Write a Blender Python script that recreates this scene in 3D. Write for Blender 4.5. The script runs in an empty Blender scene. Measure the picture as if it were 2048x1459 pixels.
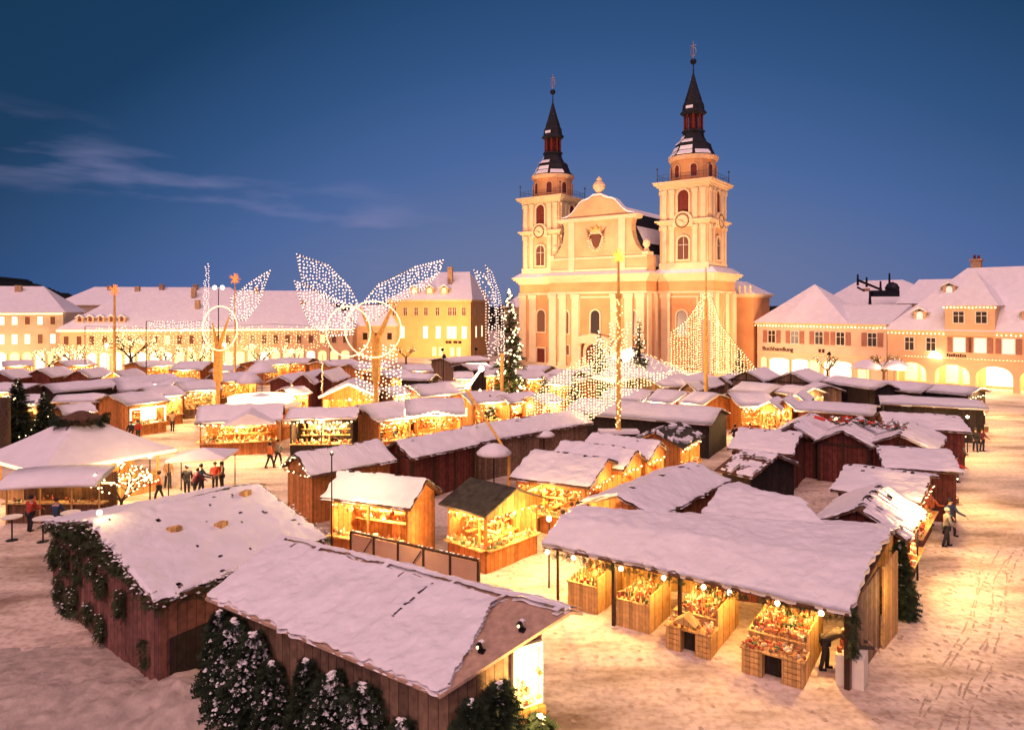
import bpy, math, random
from mathutils import Vector, Matrix, noise
rnd = random.Random(7)
R = math.radians
scene = bpy.context.scene
col = scene.collection

# ---------------------------------------------------------------- camera
cam = bpy.data.cameras.new('camera'); camo = bpy.data.objects.new('camera', cam); col.objects.link(camo)
camo.location = (0, 0, 11); camo.rotation_euler = (R(90), 0, 0)
cam.sensor_width = 36; cam.lens = 1400 / 2048 * 36; cam.shift_y = -115.5 / 2048
cam.clip_start = .5; cam.clip_end = 6000
scene.camera = camo
scene.view_settings.view_transform = 'Standard'; scene.view_settings.look = 'None'
scene.view_settings.exposure = 0.0; scene.view_settings.gamma = 1
try:
    scene.cycles.use_denoising = True
    scene.cycles.max_bounces = 5; scene.cycles.diffuse_bounces = 3; scene.cycles.glossy_bounces = 2
    scene.cycles.transparent_max_bounces = 4; scene.cycles.sample_clamp_indirect = 4
except Exception: pass

# ---------------------------------------------------------------- world: dusk sky
w = bpy.data.worlds.new('World'); scene.world = w; w.use_nodes = True
nt = w.node_tree; nt.nodes.clear()
def N(t, **k):
    n = nt.nodes.new(t)
    for a, b in k.items(): setattr(n, a, b)
    return n
def mth(op, a, b=None, clamp=False):
    n = N('ShaderNodeMath', operation=op); n.use_clamp = clamp
    for i, v in enumerate((a, b)):
        if v is None: continue
        if isinstance(v, (int, float)): n.inputs[i].default_value = v
        else: nt.links.new(v, n.inputs[i])
    return n.outputs[0]
tc = N('ShaderNodeTexCoord'); sx = N('ShaderNodeSeparateXYZ'); nt.links.new(tc.outputs['Generated'], sx.inputs[0])
X, Y, Z = sx.outputs
dx = mth('ABSOLUTE', mth('SUBTRACT', X, .10))
t = mth('ADD', mth('MULTIPLY', mth('MAXIMUM', Z, 0.0), 1.35), mth('MULTIPLY', mth('MULTIPLY', dx, dx), .95))
ramp = N('ShaderNodeValToRGB'); nt.links.new(t, ramp.inputs[0])
el = ramp.color_ramp.elements
el[0].position = 0; el[0].color = (.155, .19, .35, 1)
el[1].position = 1; el[1].color = (.004, .03, .08, 1)
for p, c in ((.12, (.12, .17, .345, 1)), (.30, (.058, .125, .33, 1)), (.48, (.022, .078, .22, 1)), (.68, (.004, .038, .11, 1))):
    e = el.new(p); e.color = c
# thin wisps of cloud low in the left half
mp = N('ShaderNodeMapping'); mp.inputs['Scale'].default_value = (5, 5, 26); mp.inputs['Rotation'].default_value = (0, R(9), 0)
nt.links.new(tc.outputs['Generated'], mp.inputs[0])
nz = N('ShaderNodeTexNoise'); nz.inputs['Scale'].default_value = 1.0; nz.inputs['Detail'].default_value = 4; nt.links.new(mp.outputs[0], nz.inputs['Vector'])
cl = mth('MULTIPLY', mth('SUBTRACT', nz.outputs['Fac'], .5), 3.2, True)
zc = mth('SUBTRACT', .165, mth('MULTIPLY', mth('ADD', X, .5), .17))
band = mth('SUBTRACT', 1.0, mth('MULTIPLY', mth('ABSOLUTE', mth('SUBTRACT', Z, zc)), 15.0), True)
side = mth('MULTIPLY', mth('SUBTRACT', -.05, X), 6.0, True)
cf = mth('MULTIPLY', mth('MULTIPLY', cl, band), mth('MULTIPLY', side, .9))
mix = N('ShaderNodeMixRGB'); nt.links.new(cf, mix.inputs[0]); nt.links.new(ramp.outputs[0], mix.inputs[1]); mix.inputs[2].default_value = (.24, .24, .45, 1)
bg = N('ShaderNodeBackground'); nt.links.new(mix.outputs[0], bg.inputs[0]); bg.inputs[1].default_value = 1.0
sky = N('ShaderNodeTexSky', sky_type='NISHITA'); sky.sun_disc = False; sky.sun_elevation = R(1); sky.sun_rotation = R(200)
bg2 = N('ShaderNodeBackground'); nt.links.new(sky.outputs[0], bg2.inputs[0]); bg2.inputs[1].default_value = 0.01
ad = N('ShaderNodeAddShader'); nt.links.new(bg.outputs[0], ad.inputs[0]); nt.links.new(bg2.outputs[0], ad.inputs[1])
wo = N('ShaderNodeOutputWorld'); nt.links.new(ad.outputs[0], wo.inputs[0])

# ---------------------------------------------------------------- one soft low-strength sun: the last pink sky glow behind the camera
sun = bpy.data.lights.new('sun', 'SUN'); sun.energy = 2.75; sun.angle = R(70); sun.color = (1, .56, .54)
so = bpy.data.objects.new('sun', sun); col.objects.link(so); so.rotation_euler = (R(33), R(-12), 0)

# ---------------------------------------------------------------- materials
MATS = {}
def mat(name, color, rough=.8, emit=None, es=0, bump=0, bscale=6, var=0, vscale=3, metal=0, planks=0, extra=None, spec=.3):
    if name in MATS: return MATS[name]
    m = bpy.data.materials.new(name); m.use_nodes = True; n = m.node_tree; L = n.links.new
    b = n.nodes['Principled BSDF']
    b.inputs['Base Color'].default_value = (*color, 1); b.inputs['Roughness'].default_value = rough
    b.inputs['Metallic'].default_value = metal; b.inputs['Specular IOR Level'].default_value = spec
    if emit:
        b.inputs['Emission Color'].default_value = (*emit, 1); b.inputs['Emission Strength'].default_value = es
        m.cycles.emission_sampling = 'NONE'
    tc = n.nodes.new('ShaderNodeTexCoord')
    cur = None
    if var:
        z = n.nodes.new('ShaderNodeTexNoise'); z.inputs['Scale'].default_value = vscale; z.inputs['Detail'].default_value = 5
        L(tc.outputs['Object'], z.inputs['Vector'])
        rp = n.nodes.new('ShaderNodeValToRGB'); L(z.outputs['Fac'], rp.inputs[0])
        rp.color_ramp.elements[0].position = .3; rp.color_ramp.elements[1].position = .7
        rp.color_ramp.elements[0].color = (*[c * (1 - var) for c in color], 1)
        rp.color_ramp.elements[1].color = (*[min(1, c * (1 + var)) for c in color], 1)
        cur = rp.outputs[0]
    hgt = None
    if planks:
        # vertical boards: brightness steps by board, dark joints
        sp = n.nodes.new('ShaderNodeSeparateXYZ'); L(tc.outputs['Object'], sp.inputs[0])
        a = n.nodes.new('ShaderNodeMath'); a.operation = 'MULTIPLY_ADD'; L(sp.outputs[0], a.inputs[0]); a.inputs[1].default_value = 1.39
        c2 = n.nodes.new('ShaderNodeMath'); c2.operation = 'MULTIPLY'; L(sp.outputs[1], c2.inputs[0]); c2.inputs[1].default_value = .25
        L(c2.outputs[0], a.inputs[2])
        s = n.nodes.new('ShaderNodeMath'); s.operation = 'MULTIPLY'; L(a.outputs[0], s.inputs[0]); s.inputs[1].default_value = planks
        fl = n.nodes.new('ShaderNodeMath'); fl.operation = 'FLOOR'; L(s.outputs[0], fl.inputs[0])
        fr = n.nodes.new('ShaderNodeMath'); fr.operation = 'FRACT'; L(s.outputs[0], fr.inputs[0])
        wn = n.nodes.new('ShaderNodeTexWhiteNoise'); wn.noise_dimensions = '1D'; L(fl.outputs[0], wn.inputs['W'])
        jt = n.nodes.new('ShaderNodeMath'); jt.operation = 'GREATER_THAN'; L(fr.outputs[0], jt.inputs[0]); jt.inputs[1].default_value = .08
        k = n.nodes.new('ShaderNodeMath'); k.operation = 'MULTIPLY_ADD'; L(wn.outputs['Value'], k.inputs[0]); k.inputs[1].default_value = .5; k.inputs[2].default_value = .7
        k2 = n.nodes.new('ShaderNodeMath'); k2.operation = 'MULTIPLY'; L(k.outputs[0], k2.inputs[0])
        j2 = n.nodes.new('ShaderNodeMath'); j2.operation = 'MULTIPLY_ADD'; L(jt.outputs[0], j2.inputs[0]); j2.inputs[1].default_value = .65; j2.inputs[2].default_value = .35
        L(j2.outputs[0], k2.inputs[1])
        mx = n.nodes.new('ShaderNodeMixRGB'); mx.blend_type = 'MULTIPLY'; mx.inputs[0].default_value = 1
        if cur: L(cur, mx.inputs[1])
        else: mx.inputs[1].default_value = (*color, 1)
        L(k2.outputs[0], mx.inputs[2]); cur = mx.outputs[0]; hgt = jt.outputs[0]
    if extra: cur = extra(n, L, tc, cur)
    if cur: L(cur, b.inputs['Base Color'])
    if bump:
        z = n.nodes.new('ShaderNodeTexNoise'); z.inputs['Scale'].default_value = bscale; z.inputs['Detail'].default_value = 6
        L(tc.outputs['Object'], z.inputs['Vector'])
        bp = n.nodes.new('ShaderNodeBump'); bp.inputs['Strength'].default_value = min(1, bump); bp.inputs['Distance'].default_value = .08
        L(z.outputs['Fac'], bp.inputs['Height']); L(bp.outputs[0], b.inputs['Normal'])
        if hgt:
            b2 = n.nodes.new('ShaderNodeBump'); b2.inputs['Distance'].default_value = .03; L(hgt, b2.inputs['Height']); L(bp.outputs[0], b2.inputs['Normal']); L(b2.outputs[0], b.inputs['Normal'])
    MATS[name] = m
    return m

def trampled(n, L, tc, cur):
    # slush and trodden brown snow in streaks along the lanes
    mp = n.nodes.new('ShaderNodeMapping'); mp.inputs['Rotation'].default_value = (0, 0, R(-25)); mp.inputs['Scale'].default_value = (.16, .5, 1)
    L(tc.outputs['Object'], mp.inputs[0])
    z = n.nodes.new('ShaderNodeTexNoise'); z.inputs['Scale'].default_value = 1; z.inputs['Detail'].default_value = 8; z.inputs['Roughness'].default_value = .62
    L(mp.outputs[0], z.inputs['Vector'])
    rp = n.nodes.new('ShaderNodeValToRGB'); L(z.outputs['Fac'], rp.inputs[0])
    e = rp.color_ramp.elements; e[0].position = .33; e[0].color = (.29, .205, .15, 1); e[1].position = .54; e[1].color = (.76, .635, .53, 1)
    z2 = n.nodes.new('ShaderNodeTexNoise'); z2.inputs['Scale'].default_value = 4.5; z2.inputs['Detail'].default_value = 7; L(tc.outputs['Object'], z2.inputs['Vector'])
    r2 = n.nodes.new('ShaderNodeValToRGB'); L(z2.outputs['Fac'], r2.inputs[0])
    e = r2.color_ramp.elements; e[0].position = .35; e[0].color = (.72, .64, .58, 1); e[1].position = .55; e[1].color = (1, 1, 1, 1)
    mx = n.nodes.new('ShaderNodeMixRGB'); mx.blend_type = 'MULTIPLY'; mx.inputs[0].default_value = .8
    L(rp.outputs[0], mx.inputs[1]); L(r2.outputs[0], mx.inputs[2])
    return mx.outputs[0]
def goods_colour(n, L, tc, cur):
    v = n.nodes.new('ShaderNodeTexVoronoi'); v.inputs['Scale'].default_value = 5; L(tc.outputs['Object'], v.inputs['Vector'])
    s = n.nodes.new('ShaderNodeSeparateXYZ'); L(v.outputs['Color'], s.inputs[0])
    rp = n.nodes.new('ShaderNodeValToRGB'); rp.color_ramp.interpolation = 'CONSTANT'; L(s.outputs[0], rp.inputs[0])
    cs = [(.55, .3, .1), (.7, .55, .3), (.4, .08, .04), (.75, .65, .45), (.25, .12, .05), (.12, .16, .07), (.6, .2, .08)]
    e = rp.color_ramp.elements; e[0].color = (*cs[0], 1); e[1].position = .9; e[1].color = (*cs[1], 1)
    for i, c in enumerate(cs[2:]): q = e.new(.14 + i * .15); q.color = (*c, 1)
    return rp.outputs[0]
def slate(n, L, tc, cur): return cur
SNOWG = mat('trampled_snow', (.8, .75, .7), .75, bump=.55, bscale=2.2, extra=trampled)
SNOWB = mat('bank_snow', (.44, .365, .31), .85, var=.25, vscale=2.5, bump=1, bscale=3)
SNOW = mat('roof_snow', (.84, .82, .84), .6, var=.05, vscale=1.2, bump=.9, bscale=2.4)
CLUMP = mat('clump_snow', (.85, .85, .84), .7)
REDA = mat('dusty_red_boards', (.23, .10, .08), .85, var=.3, vscale=4, planks=3.6, bump=.4)
RED = mat('red_boards', (.14, .035, .025), .8, var=.35, vscale=4, planks=3.6, bump=.3)
BROWN = mat('brown_boards', (.17, .085, .045), .8, var=.3, vscale=4, planks=3.6, bump=.3)
BROWN2 = mat('grey_brown_boards', (.24, .15, .095), .85, var=.3, vscale=5, planks=3.4, bump=.3)
ORANGE = mat('larch_boards', (.46, .17, .05), .75, var=.25, vscale=4, planks=3.6, bump=.3)
DARK = mat('tarred_boards', (.03, .02, .018), .8, var=.4, vscale=4, planks=3.6, bump=.3)
PINE = mat('pine_boards', (.62, .36, .13), .7, var=.2, vscale=6, planks=6, bump=.2)
POST = mat('dark_beam', (.05, .025, .015), .8, var=.3, vscale=6)
ROOFW = mat('roof_board', (.12, .06, .035), .85, var=.35, vscale=7, bump=.4)
FELT = mat('roofing_felt', (.055, .05, .035), .9, var=.4, vscale=3, bump=.5, bscale=9)
GOODS = mat('mixed_goods', (.5, .3, .15), .6, extra=goods_colour)
NEEDLE = mat('fir_needles', (.018, .032, .014), .8, var=.5, vscale=5)
NEEDLE2 = mat('fir_needles_light', (.04, .055, .02), .8, var=.5, vscale=5)
BARK = mat('bark', (.07, .045, .03), .9, var=.4, vscale=8, bump=.6)
BULB = mat('warm_bulb', (1, .8, .5), .5, emit=(1, .72, .38), es=5)
BULBP = mat('pale_bulb', (1, .85, .7), .5, emit=(1, .70, .58), es=1.7)
BULBY = mat('gold_bulb', (1, .8, .4), .5, emit=(1, .68, .30), es=3.2)
LAMP = mat('lamp_glass', (1, .9, .7), .5, emit=(1, .82, .5), es=9)
GLOWT = mat('glow_tube', (1, .9, .7), .5, emit=(1, .66, .32), es=1.6)
STARY = mat('gold_star', (.9, .5, .05), .5, emit=(1, .55, .08), es=1.3)
STARO = mat('amber_star', (.8, .3, .08), .5, emit=(1, .30, .08), es=.7)
GOLDW = mat('gilded_wood', (.75, .42, .1), .6, var=.2, vscale=4)
WIRE = mat('wire', (.08, .06, .05), .6)
CREAM = mat('cream_plaster', (.66, .40, .20), .9, var=.2, vscale=.3, bump=.25)
OCHRE = mat('ochre_plaster', (.64, .30, .125), .9, var=.22, vscale=.25, bump=.25)
TRIM = mat('pale_stone', (.76, .56, .33), .85, var=.08, vscale=.8)
PINK = mat('salmon_plaster', (.74, .50, .36), .9, var=.1, vscale=.5, bump=.15)
SALM = mat('apricot_plaster', (.72, .44, .26), .9, var=.1, vscale=.5, bump=.15)
GREYP = mat('grey_beige_plaster', (.55, .43, .30), .9, var=.12, vscale=.5)
YELP = mat('yellow_plaster', (.70, .43, .17), .9, var=.08, vscale=.5)
SLATE = mat('black_slate', (.012, .012, .017), .75, var=.4, vscale=2, bump=.4)
REDWD = mat('lantern_red', (.14, .02, .012), .7, var=.3, vscale=3)
GLASS = mat('dark_glass', (.035, .02, .018), .25, spec=.5)
GLASSB = mat('brown_glass', (.16, .06, .035), .3, spec=.5)
LITW = mat('lit_window', (1, .9, .7), .4, emit=(1, .86, .58), es=1.7)
LITY = mat('lit_arcade', (1, .85, .4), .4, emit=(1, .74, .27), es=1.15, extra=None)
LITG = mat('lit_blue_window', (.6, .7, .65), .4, emit=(.62, .78, .66), es=.55)
MINT = mat('mint_panel', (.5, .8, .65), .5, emit=(.55, 1, .75), es=.9)
SHUT = mat('shutter', (.36, .16, .11), .8, var=.15, vscale=5)
FRAMEW = mat('white_frame', (.75, .68, .58), .6)
METAL = mat('dark_metal', (.02, .02, .028), .5, metal=.6)
IRON = mat('iron_rail', (.05, .05, .06), .6)
GOLD = mat('gilt', (.5, .3, .08), .4, metal=.5)
BRICKC = mat('chimney_plaster', (.45, .28, .17), .9, var=.2, vscale=3)
FOREST = mat('night_forest', (.006, .008, .008), .95, var=.3, vscale=.1)
PANEL = mat('fibre_panel', (.50, .32, .22), .75, var=.08, vscale=2)
REDP = mat('red_tube', (.65, .06, .03), .4)
CLOTH = mat('white_cloth', (.8, .74, .62), .8, var=.06, vscale=4)
BLACKM = mat('black_letters', (.03, .012, .008), .7)

# ---------------------------------------------------------------- mesh builder
class MB:
    def __init__(s): s.v = []; s.f = []; s.m = []; s.mi = 0; s.mats = []
    def mat(s, m):
        if m not in s.mats: s.mats.append(m)
        s.mi = s.mats.index(m); return s
    def add(s, vs, fs):
        b = len(s.v); s.v += [tuple(v) for v in vs]
        for f in fs: s.f.append([b + i for i in f]); s.m.append(s.mi)
    def box(s, x0, y0, z0, x1, y1, z1, T=None):
        vs = [(x, y, z) for z in (z0, z1) for y in (y0, y1) for x in (x0, x1)]
        if T: vs = [T(*v) for v in vs]
        s.add(vs, [(0, 2, 3, 1), (4, 5, 7, 6), (0, 1, 5, 4), (2, 6, 7, 3), (1, 3, 7, 5), (0, 4, 6, 2)])
    def cbox(s, c, sx, sy, sz, rz=0):
        ca, sa = math.cos(rz), math.sin(rz)
        T = lambda x, y, z: (c[0] + ca * x - sa * y, c[1] + sa * x + ca * y, c[2] + z)
        s.box(-sx / 2, -sy / 2, 0, sx / 2, sy / 2, sz, T)
    def prism(s, T, poly, d0, d1):
        """poly: (a, z) outline extruded from depth d0 to d1 in the frame T(a, d, z)"""
        n = len(poly)
        vs = [T(a, d0, z) for a, z in poly] + [T(a, d1, z) for a, z in poly]
        s.add(vs, [tuple(range(n)), tuple(range(2 * n - 1, n - 1, -1))] + [(i, i + n, (i + 1) % n + n, (i + 1) % n) for i in range(n)])
    def ring(s, T, outer, inner, d0, d1):
        n = len(outer)
        vs = [T(a, d, z) for lp, d in ((outer, d0), (inner, d0), (outer, d1), (inner, d1)) for a, z in lp]
        for i in range(n):
            j = (i + 1) % n
            s_f = [(i, j, n + j, n + i), (2 * n + i, 3 * n + i, 3 * n + j, 2 * n + j), (i, 2 * n + i, 2 * n + j, j), (n + i, n + j, 3 * n + j, 3 * n + i)]
            if i == 0: base = len(s.v); s.v += [tuple(v) for v in vs]
            for f in s_f: s.f.append([base + q for q in f]); s.m.append(s.mi)
    def tube(s, p, q, r0, r1=None, n=8, cap=True):
        p = Vector(p); q = Vector(q); r1 = r0 if r1 is None else r1
        d = (q - p)
        if d.length < 1e-6: return
        d.normalize(); a = d.orthogonal().normalized(); b = d.cross(a)
        vs = []
        for c, r in ((p, r0), (q, r1)):
            for i in range(n):
                t = 2 * math.pi * i / n; vs.append(c + a * (r * math.cos(t)) + b * (r * math.sin(t)))
        fs = [(i, (i + 1) % n, n + (i + 1) % n, n + i) for i in range(n)]
        if cap: fs += [tuple(range(n - 1, -1, -1)), tuple(range(n, 2 * n))]
        s.add(vs, fs)
    def path(s, pts, r, n=6, closed=False):
        k = len(pts)
        for i in range(k if closed else k - 1): s.tube(pts[i], pts[(i + 1) % k], r, r, n, not closed)
    def lathe(s, c, prof, n=16, T=None, rot=0):
        vs = []
        for r, z in prof:
            for i in range(n):
                t = rot + 2 * math.pi * i / n
                p = (c[0] + r * math.cos(t), c[1] + r * math.sin(t), c[2] + z); vs.append(T(*p) if T else p)
        fs = []
        for k in range(len(prof) - 1):
            for i in range(n): j = (i + 1) % n; fs.append((k * n + i, k * n + j, (k + 1) * n + j, (k + 1) * n + i))
        fs.append(tuple(range(n - 1, -1, -1))); fs.append(tuple(range((len(prof) - 1) * n, len(prof) * n)))
        s.add(vs, fs)
    def octa(s, c, r, sz=1.0):
        x, y, z = c
        s.add([(x + r, y, z), (x, y + r, z), (x - r, y, z), (x, y - r, z), (x, y, z + r * sz), (x, y, z - r * sz)],
              [(0, 1, 4), (1, 2, 4), (2, 3, 4), (3, 0, 4), (1, 0, 5), (2, 1, 5), (3, 2, 5), (0, 3, 5)])
    def ball(s, c, r, n=10, m=6, sz=1.0):
        s.lathe(c, [(max(.001, r * math.sin(math.pi * k / m)), -r * sz * math.cos(math.pi * k / m)) for k in range(m + 1)], n)
    def build(s, name, m=None, parent=None, smooth=False):
        me = bpy.data.meshes.new(name); me.from_pydata(s.v, [], s.f)
        mats = s.mats or ([m] if m else [])
        for q in mats: me.materials.append(q)
        if len(mats) > 1: me.polygons.foreach_set('material_index', s.m)
        if smooth: me.polygons.foreach_set('use_smooth', [True] * len(me.polygons))
        me.update()
        o = bpy.data.objects.new(name, me); col.objects.link(o)
        if parent: o.parent = parent
        return o
def tag(o, label=None, cat=None, group=None, kind=None):
    if label: o['label'] = label
    if cat: o['category'] = cat
    if group: o['group'] = group
    if kind: o['kind'] = kind
    return o
def thing(name, label, cat, loc=(0, 0, 0), rz=0, group=None):
    o = bpy.data.objects.new(name, None); o.empty_display_size = .3; col.objects.link(o); o.location = loc; o.rotation_euler = (0, 0, rz)
    return tag(o, label, cat, group)
def copy_tree(o, parent=None, kids=None):
    kids = kids if kids is not None else KIDS
    c = o.copy(); col.objects.link(c)
    if parent: c.parent = parent
    for ch in [x for x in o.children]: copy_tree(ch, c)
    return c
KIDS = None
def plight(loc, e, c=(1, .5, .17), r=.15, parent=None, name='point_light'):
    l = bpy.data.lights.new(name, 'POINT'); l.energy = e; l.color = c; l.shadow_soft_size = r
    o = bpy.data.objects.new(name, l); col.objects.link(o); o.location = loc
    if parent: o.parent = parent
    return o
def spot(loc, to, e, c, size=60, blend=.8, r=.4):
    l = bpy.data.lights.new('floodlight_beam', 'SPOT'); l.energy = e; l.color = c; l.spot_size = R(size); l.spot_blend = blend; l.shadow_soft_size = r
    o = bpy.data.objects.new('floodlight_beam', l); col.objects.link(o); o.location = loc
    o.rotation_euler = (Vector(to) - Vector(loc)).to_track_quat('-Z', 'Y').to_euler(); return o
def fr(ox, oy, ang, oz=0):
    """facade frame: a along the wall, d outward (to the right-hand side of a), z up"""
    c, s_ = math.cos(ang), math.sin(ang)
    return lambda a, d, z: (ox + c * a + s_ * d, oy + s_ * a - c * d, oz + z)
def arch(a, z, w_, h, seg=8):
    r = w_ / 2; p = [(a - r, z), (a + r, z)]
    for i in range(seg + 1): t = math.pi * i / seg; p.append((a + r * math.cos(t), z + h - r + r * math.sin(t)))
    return p
def flat_arch(a, z, w_, h, rise, seg=10):
    p = [(a - w_ / 2, z), (a + w_ / 2, z)]
    for i in range(seg + 1): t = math.pi * i / seg; p.append((a + w_ / 2 * math.cos(t), z + h - rise + rise * math.sin(t)))
    return p
def rect(a, z, w_, h): return [(a - w_ / 2, z), (a + w_ / 2, z), (a + w_ / 2, z + h), (a - w_ / 2, z + h)]
def window(par, T, poly, pane=GLASS, frame=TRIM, fw=.18, d=.14, bars=False, name='window'):
    ca = sum(p[0] for p in poly) / len(poly); cz = (min(p[1] for p in poly) + max(p[1] for p in poly)) / 2
    wd = max(p[0] for p in poly) - min(p[0] for p in poly); ht = max(p[1] for p in poly) - min(p[1] for p in poly)
    outer = [(ca + (a - ca) * (1 + 2 * fw / wd), cz + (z - cz) * (1 + 2 * fw / ht)) for a, z in poly]
    m = MB(); m.ring(T, outer, poly, 0, d); f = m.build(name, frame, par)
    m = MB(); m.mat(pane); m.prism(T, poly, -.02, .035)
    if bars:
        m.mat(FRAMEW); m.prism(T, rect(ca, cz - ht / 2, .07, ht), .036, .08)
        m.prism(T, rect(ca, cz + ht * .12, wd, .07), .081, .1)
    m.build('pane', None, f); return f

# ---------------------------------------------------------------- ground
def gh(x, y): return .035 * noise.noise((x * .8, y * .8, 0)) + .05 * noise.noise((x * .2, y * .2, 3))
def axis(lo, hi, st, far):
    a = []; v = lo
    while v <= hi: a.append(v); v += st
    k = st; v = hi
    while v < far: k *= 1.6; v += k; a.append(v)
    k = st; v = lo; b = []
    while v > -far: k *= 1.6; v -= k; b.append(v)
    return b[::-1] + a
xs = axis(-60, 75, .75, 2500); ys = axis(8, 125, .75, 4000); ys = [y for y in ys if y > -120]
m = MB(); m.v = [(x, y, gh(x, y) if abs(x) < 75 and 8 < y < 125 else 0) for y in ys for x in xs]
nx = len(xs); m.f = [(j * nx + i, j * nx + i + 1, (j + 1) * nx + i + 1, (j + 1) * nx + i) for j in range(len(ys) - 1) for i in range(nx - 1)]; m.m = [0] * len(m.f)
tag(m.build('ground', SNOWG, None, True), kind='structure')
# ploughed snow bank in the lower left corner
m = MB(); nn = 110; mm = 80
def bank(x, y):
    e = math.exp(-((x + 8.3) / 2.3) ** 2 - ((y - 19.2) / 1.5) ** 2) * .75 + math.exp(-((x + 13) / 3.5) ** 2 - ((y - 20.0) / 2.0) ** 2) * .35 + math.exp(-((x + 5.2) / 1.6) ** 2 - ((y - 18.2) / .8) ** 2) * .5
    return e * (1 + .35 * noise.noise((x * 1.3, y * 1.3, 5)) + .28 * noise.noise((x * 3.1, y * 3.1, 9))) + .05 * noise.noise((x * 5, y * 5, 2)) * min(1, e * 4) - .06
for j in range(mm):
    for i in range(nn):
        x = -19 + 16 * i / (nn - 1); y = 15.5 + 8 * j / (mm - 1); m.v.append((x, y, bank(x, y)))
m.f = [(j * nn + i, j * nn + i + 1, (j + 1) * nn + i + 1, (j + 1) * nn + i) for j in range(mm - 1) for i in range(nn - 1)]; m.m = [0] * len(m.f)
tag(m.build('snow_bank', SNOWB, None, True), kind='structure')
# cart ruts and footprints pressed into the snow on the right
def ribbon(m, pts, wd, z=.075):
    L2 = []
    for i, p in enumerate(pts):
        q = pts[min(i + 1, len(pts) - 1)]; o_ = pts[max(i - 1, 0)]; d = Vector((q[0] - o_[0], q[1] - o_[1])).normalized(); w_ = wd * (1 + .5 * noise.noise((p[0] * 3, p[1] * 3, 0)))
        b = len(m.v); zz = gh(p[0], p[1]) + .006; m.v += [(p[0] - d.y * w_, p[1] + d.x * w_, zz), (p[0] + d.y * w_, p[1] - d.x * w_, zz)]
        if i and noise.noise((p[0] * 2.5, p[1] * 2.5, 4)) > -.12: m.f.append((b - 2, b - 1, b + 1, b)); m.m.append(0)
RUT = mat('rut_snow', (.46, .35, .27), .9, var=.3, vscale=6)
rt = MB(); key = [(24.93, 34.53), (20.59, 29.84), (17.85, 26.28), (15.29, 23.12), (12.82, 20.37), (10.74, 17.99)]
for off in (-.55, -.3, .25, .5, .8):
    pts = []
    for i in range(len(key) - 1):
        for q in range(40):
            t_ = q / 40; pts.append((key[i][0] * (1 - t_) + key[i + 1][0] * t_ + off + .35 * noise.noise(((i + t_) * .9, off * 4, 0)) + .05 * noise.noise(((i + t_) * 6, off * 9, 0)), key[i][1] * (1 - t_) + key[i + 1][1] * t_))
    ribbon(rt, pts, .028)
tag(rt.build('cart_ruts', RUT), kind='structure')
fp = MB(); rnd.seed(21)
for i in range(900):
    if i % 3: x, y = rnd.uniform(11, 21), rnd.uniform(17.5, 42)
    else: x, y = rnd.uniform(-13, 12), rnd.uniform(17.5, 34)
    a = rnd.uniform(0, 3.1); l = rnd.uniform(.09, .16); z = gh(x, y) + .012
    fp.add([(x + math.cos(a + t_) * (l if k % 2 == 0 else l * .9) * (1 if abs(math.sin(t_)) < .5 else .55), y + math.sin(a + t_) * l * .8, z) for k, t_ in enumerate([j * .785 for j in range(8)])], [tuple(range(8))])
tag(fp.build('footprints', RUT), 'dark footprints trodden into the snow', 'footprints', kind='stuff')
# dark wooded hill far left and low skyline
m = MB()
pr = [(-620, 0), (-520, 34), (-420, 40), (-370, 36), (-330, 30), (-305, 21), (-288, 14), (-200, 12.5), (-120, 11.5), (0, 10), (260, 10), (330, 0)]
top = []
for k in range(len(pr) - 1):
    for q in range(70):
        t = q / 70; x = pr[k][0] * (1 - t) + pr[k + 1][0] * t; z = pr[k][1] * (1 - t) + pr[k + 1][1] * t
        top.append((x, z + (.07 * z + 1.2) * abs(noise.noise((x * .11, 0, 1))) * 2 + 2.6 * abs(noise.noise((x * .33, 3, 1))) + 1.2 * abs(noise.noise((x * .9, 5, 1)))))
n = len(top)
for y, s_ in ((330, .0), (352, .8), (372, 1.0), (480, .9)): m.v += [(x, y, z * s_ + (0 if s_ == 0 else noise.noise((x * .1, y, 2)) * .6)) for x, z in top]
m.f = [(r_ * n + i, r_ * n + i + 1, (r_ + 1) * n + i + 1, (r_ + 1) * n + i) for r_ in range(3) for i in range(n - 1)]; m.m = [0] * len(m.f)
tag(m.build('hill', FOREST), kind='structure')

# ---------------------------------------------------------------- foliage helpers
def sprig(m, p, d, L, wd, n=7):
    """a fir sprig: needle blades along a twig"""
    d = Vector(d).normalized(); a = d.orthogonal().normalized(); a = (Matrix.Rotation(rnd.uniform(0, 6.28), 3, d) @ a)
    p = Vector(p)
    for k in range(n):
        t = k / n; q = p + d * (L * t); s_ = wd * (1 - .6 * t)
        for sg in (-1, 1):
            e = q + (a * sg * .9 + d * .7) * s_ + Vector((0, 0, rnd.uniform(-.3, .1) * s_))
            b = d * (L * .07)
            m.add([q - b, q + b, e], [(0, 1, 2)])
def clump(m, c, r, flat=.6):
    """irregular lump of snow"""
    n = 6; x, y, z = c; vs = [(x, y, z + r * flat)]
    a0 = rnd.uniform(0, 6)
    for i in range(n):
        t = a0 + 6.283 * i / n; q = r * rnd.uniform(.6, 1.25); vs.append((x + q * math.cos(t), y + q * math.sin(t), z + rnd.uniform(-.1, .15) * r))
    vs.append((x, y, z - r * .35))
    m.add(vs, [(0, 1 + i, 1 + (i + 1) % n) for i in range(n)] + [(n + 1, 1 + (i + 1) % n, 1 + i) for i in range(n)])
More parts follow.
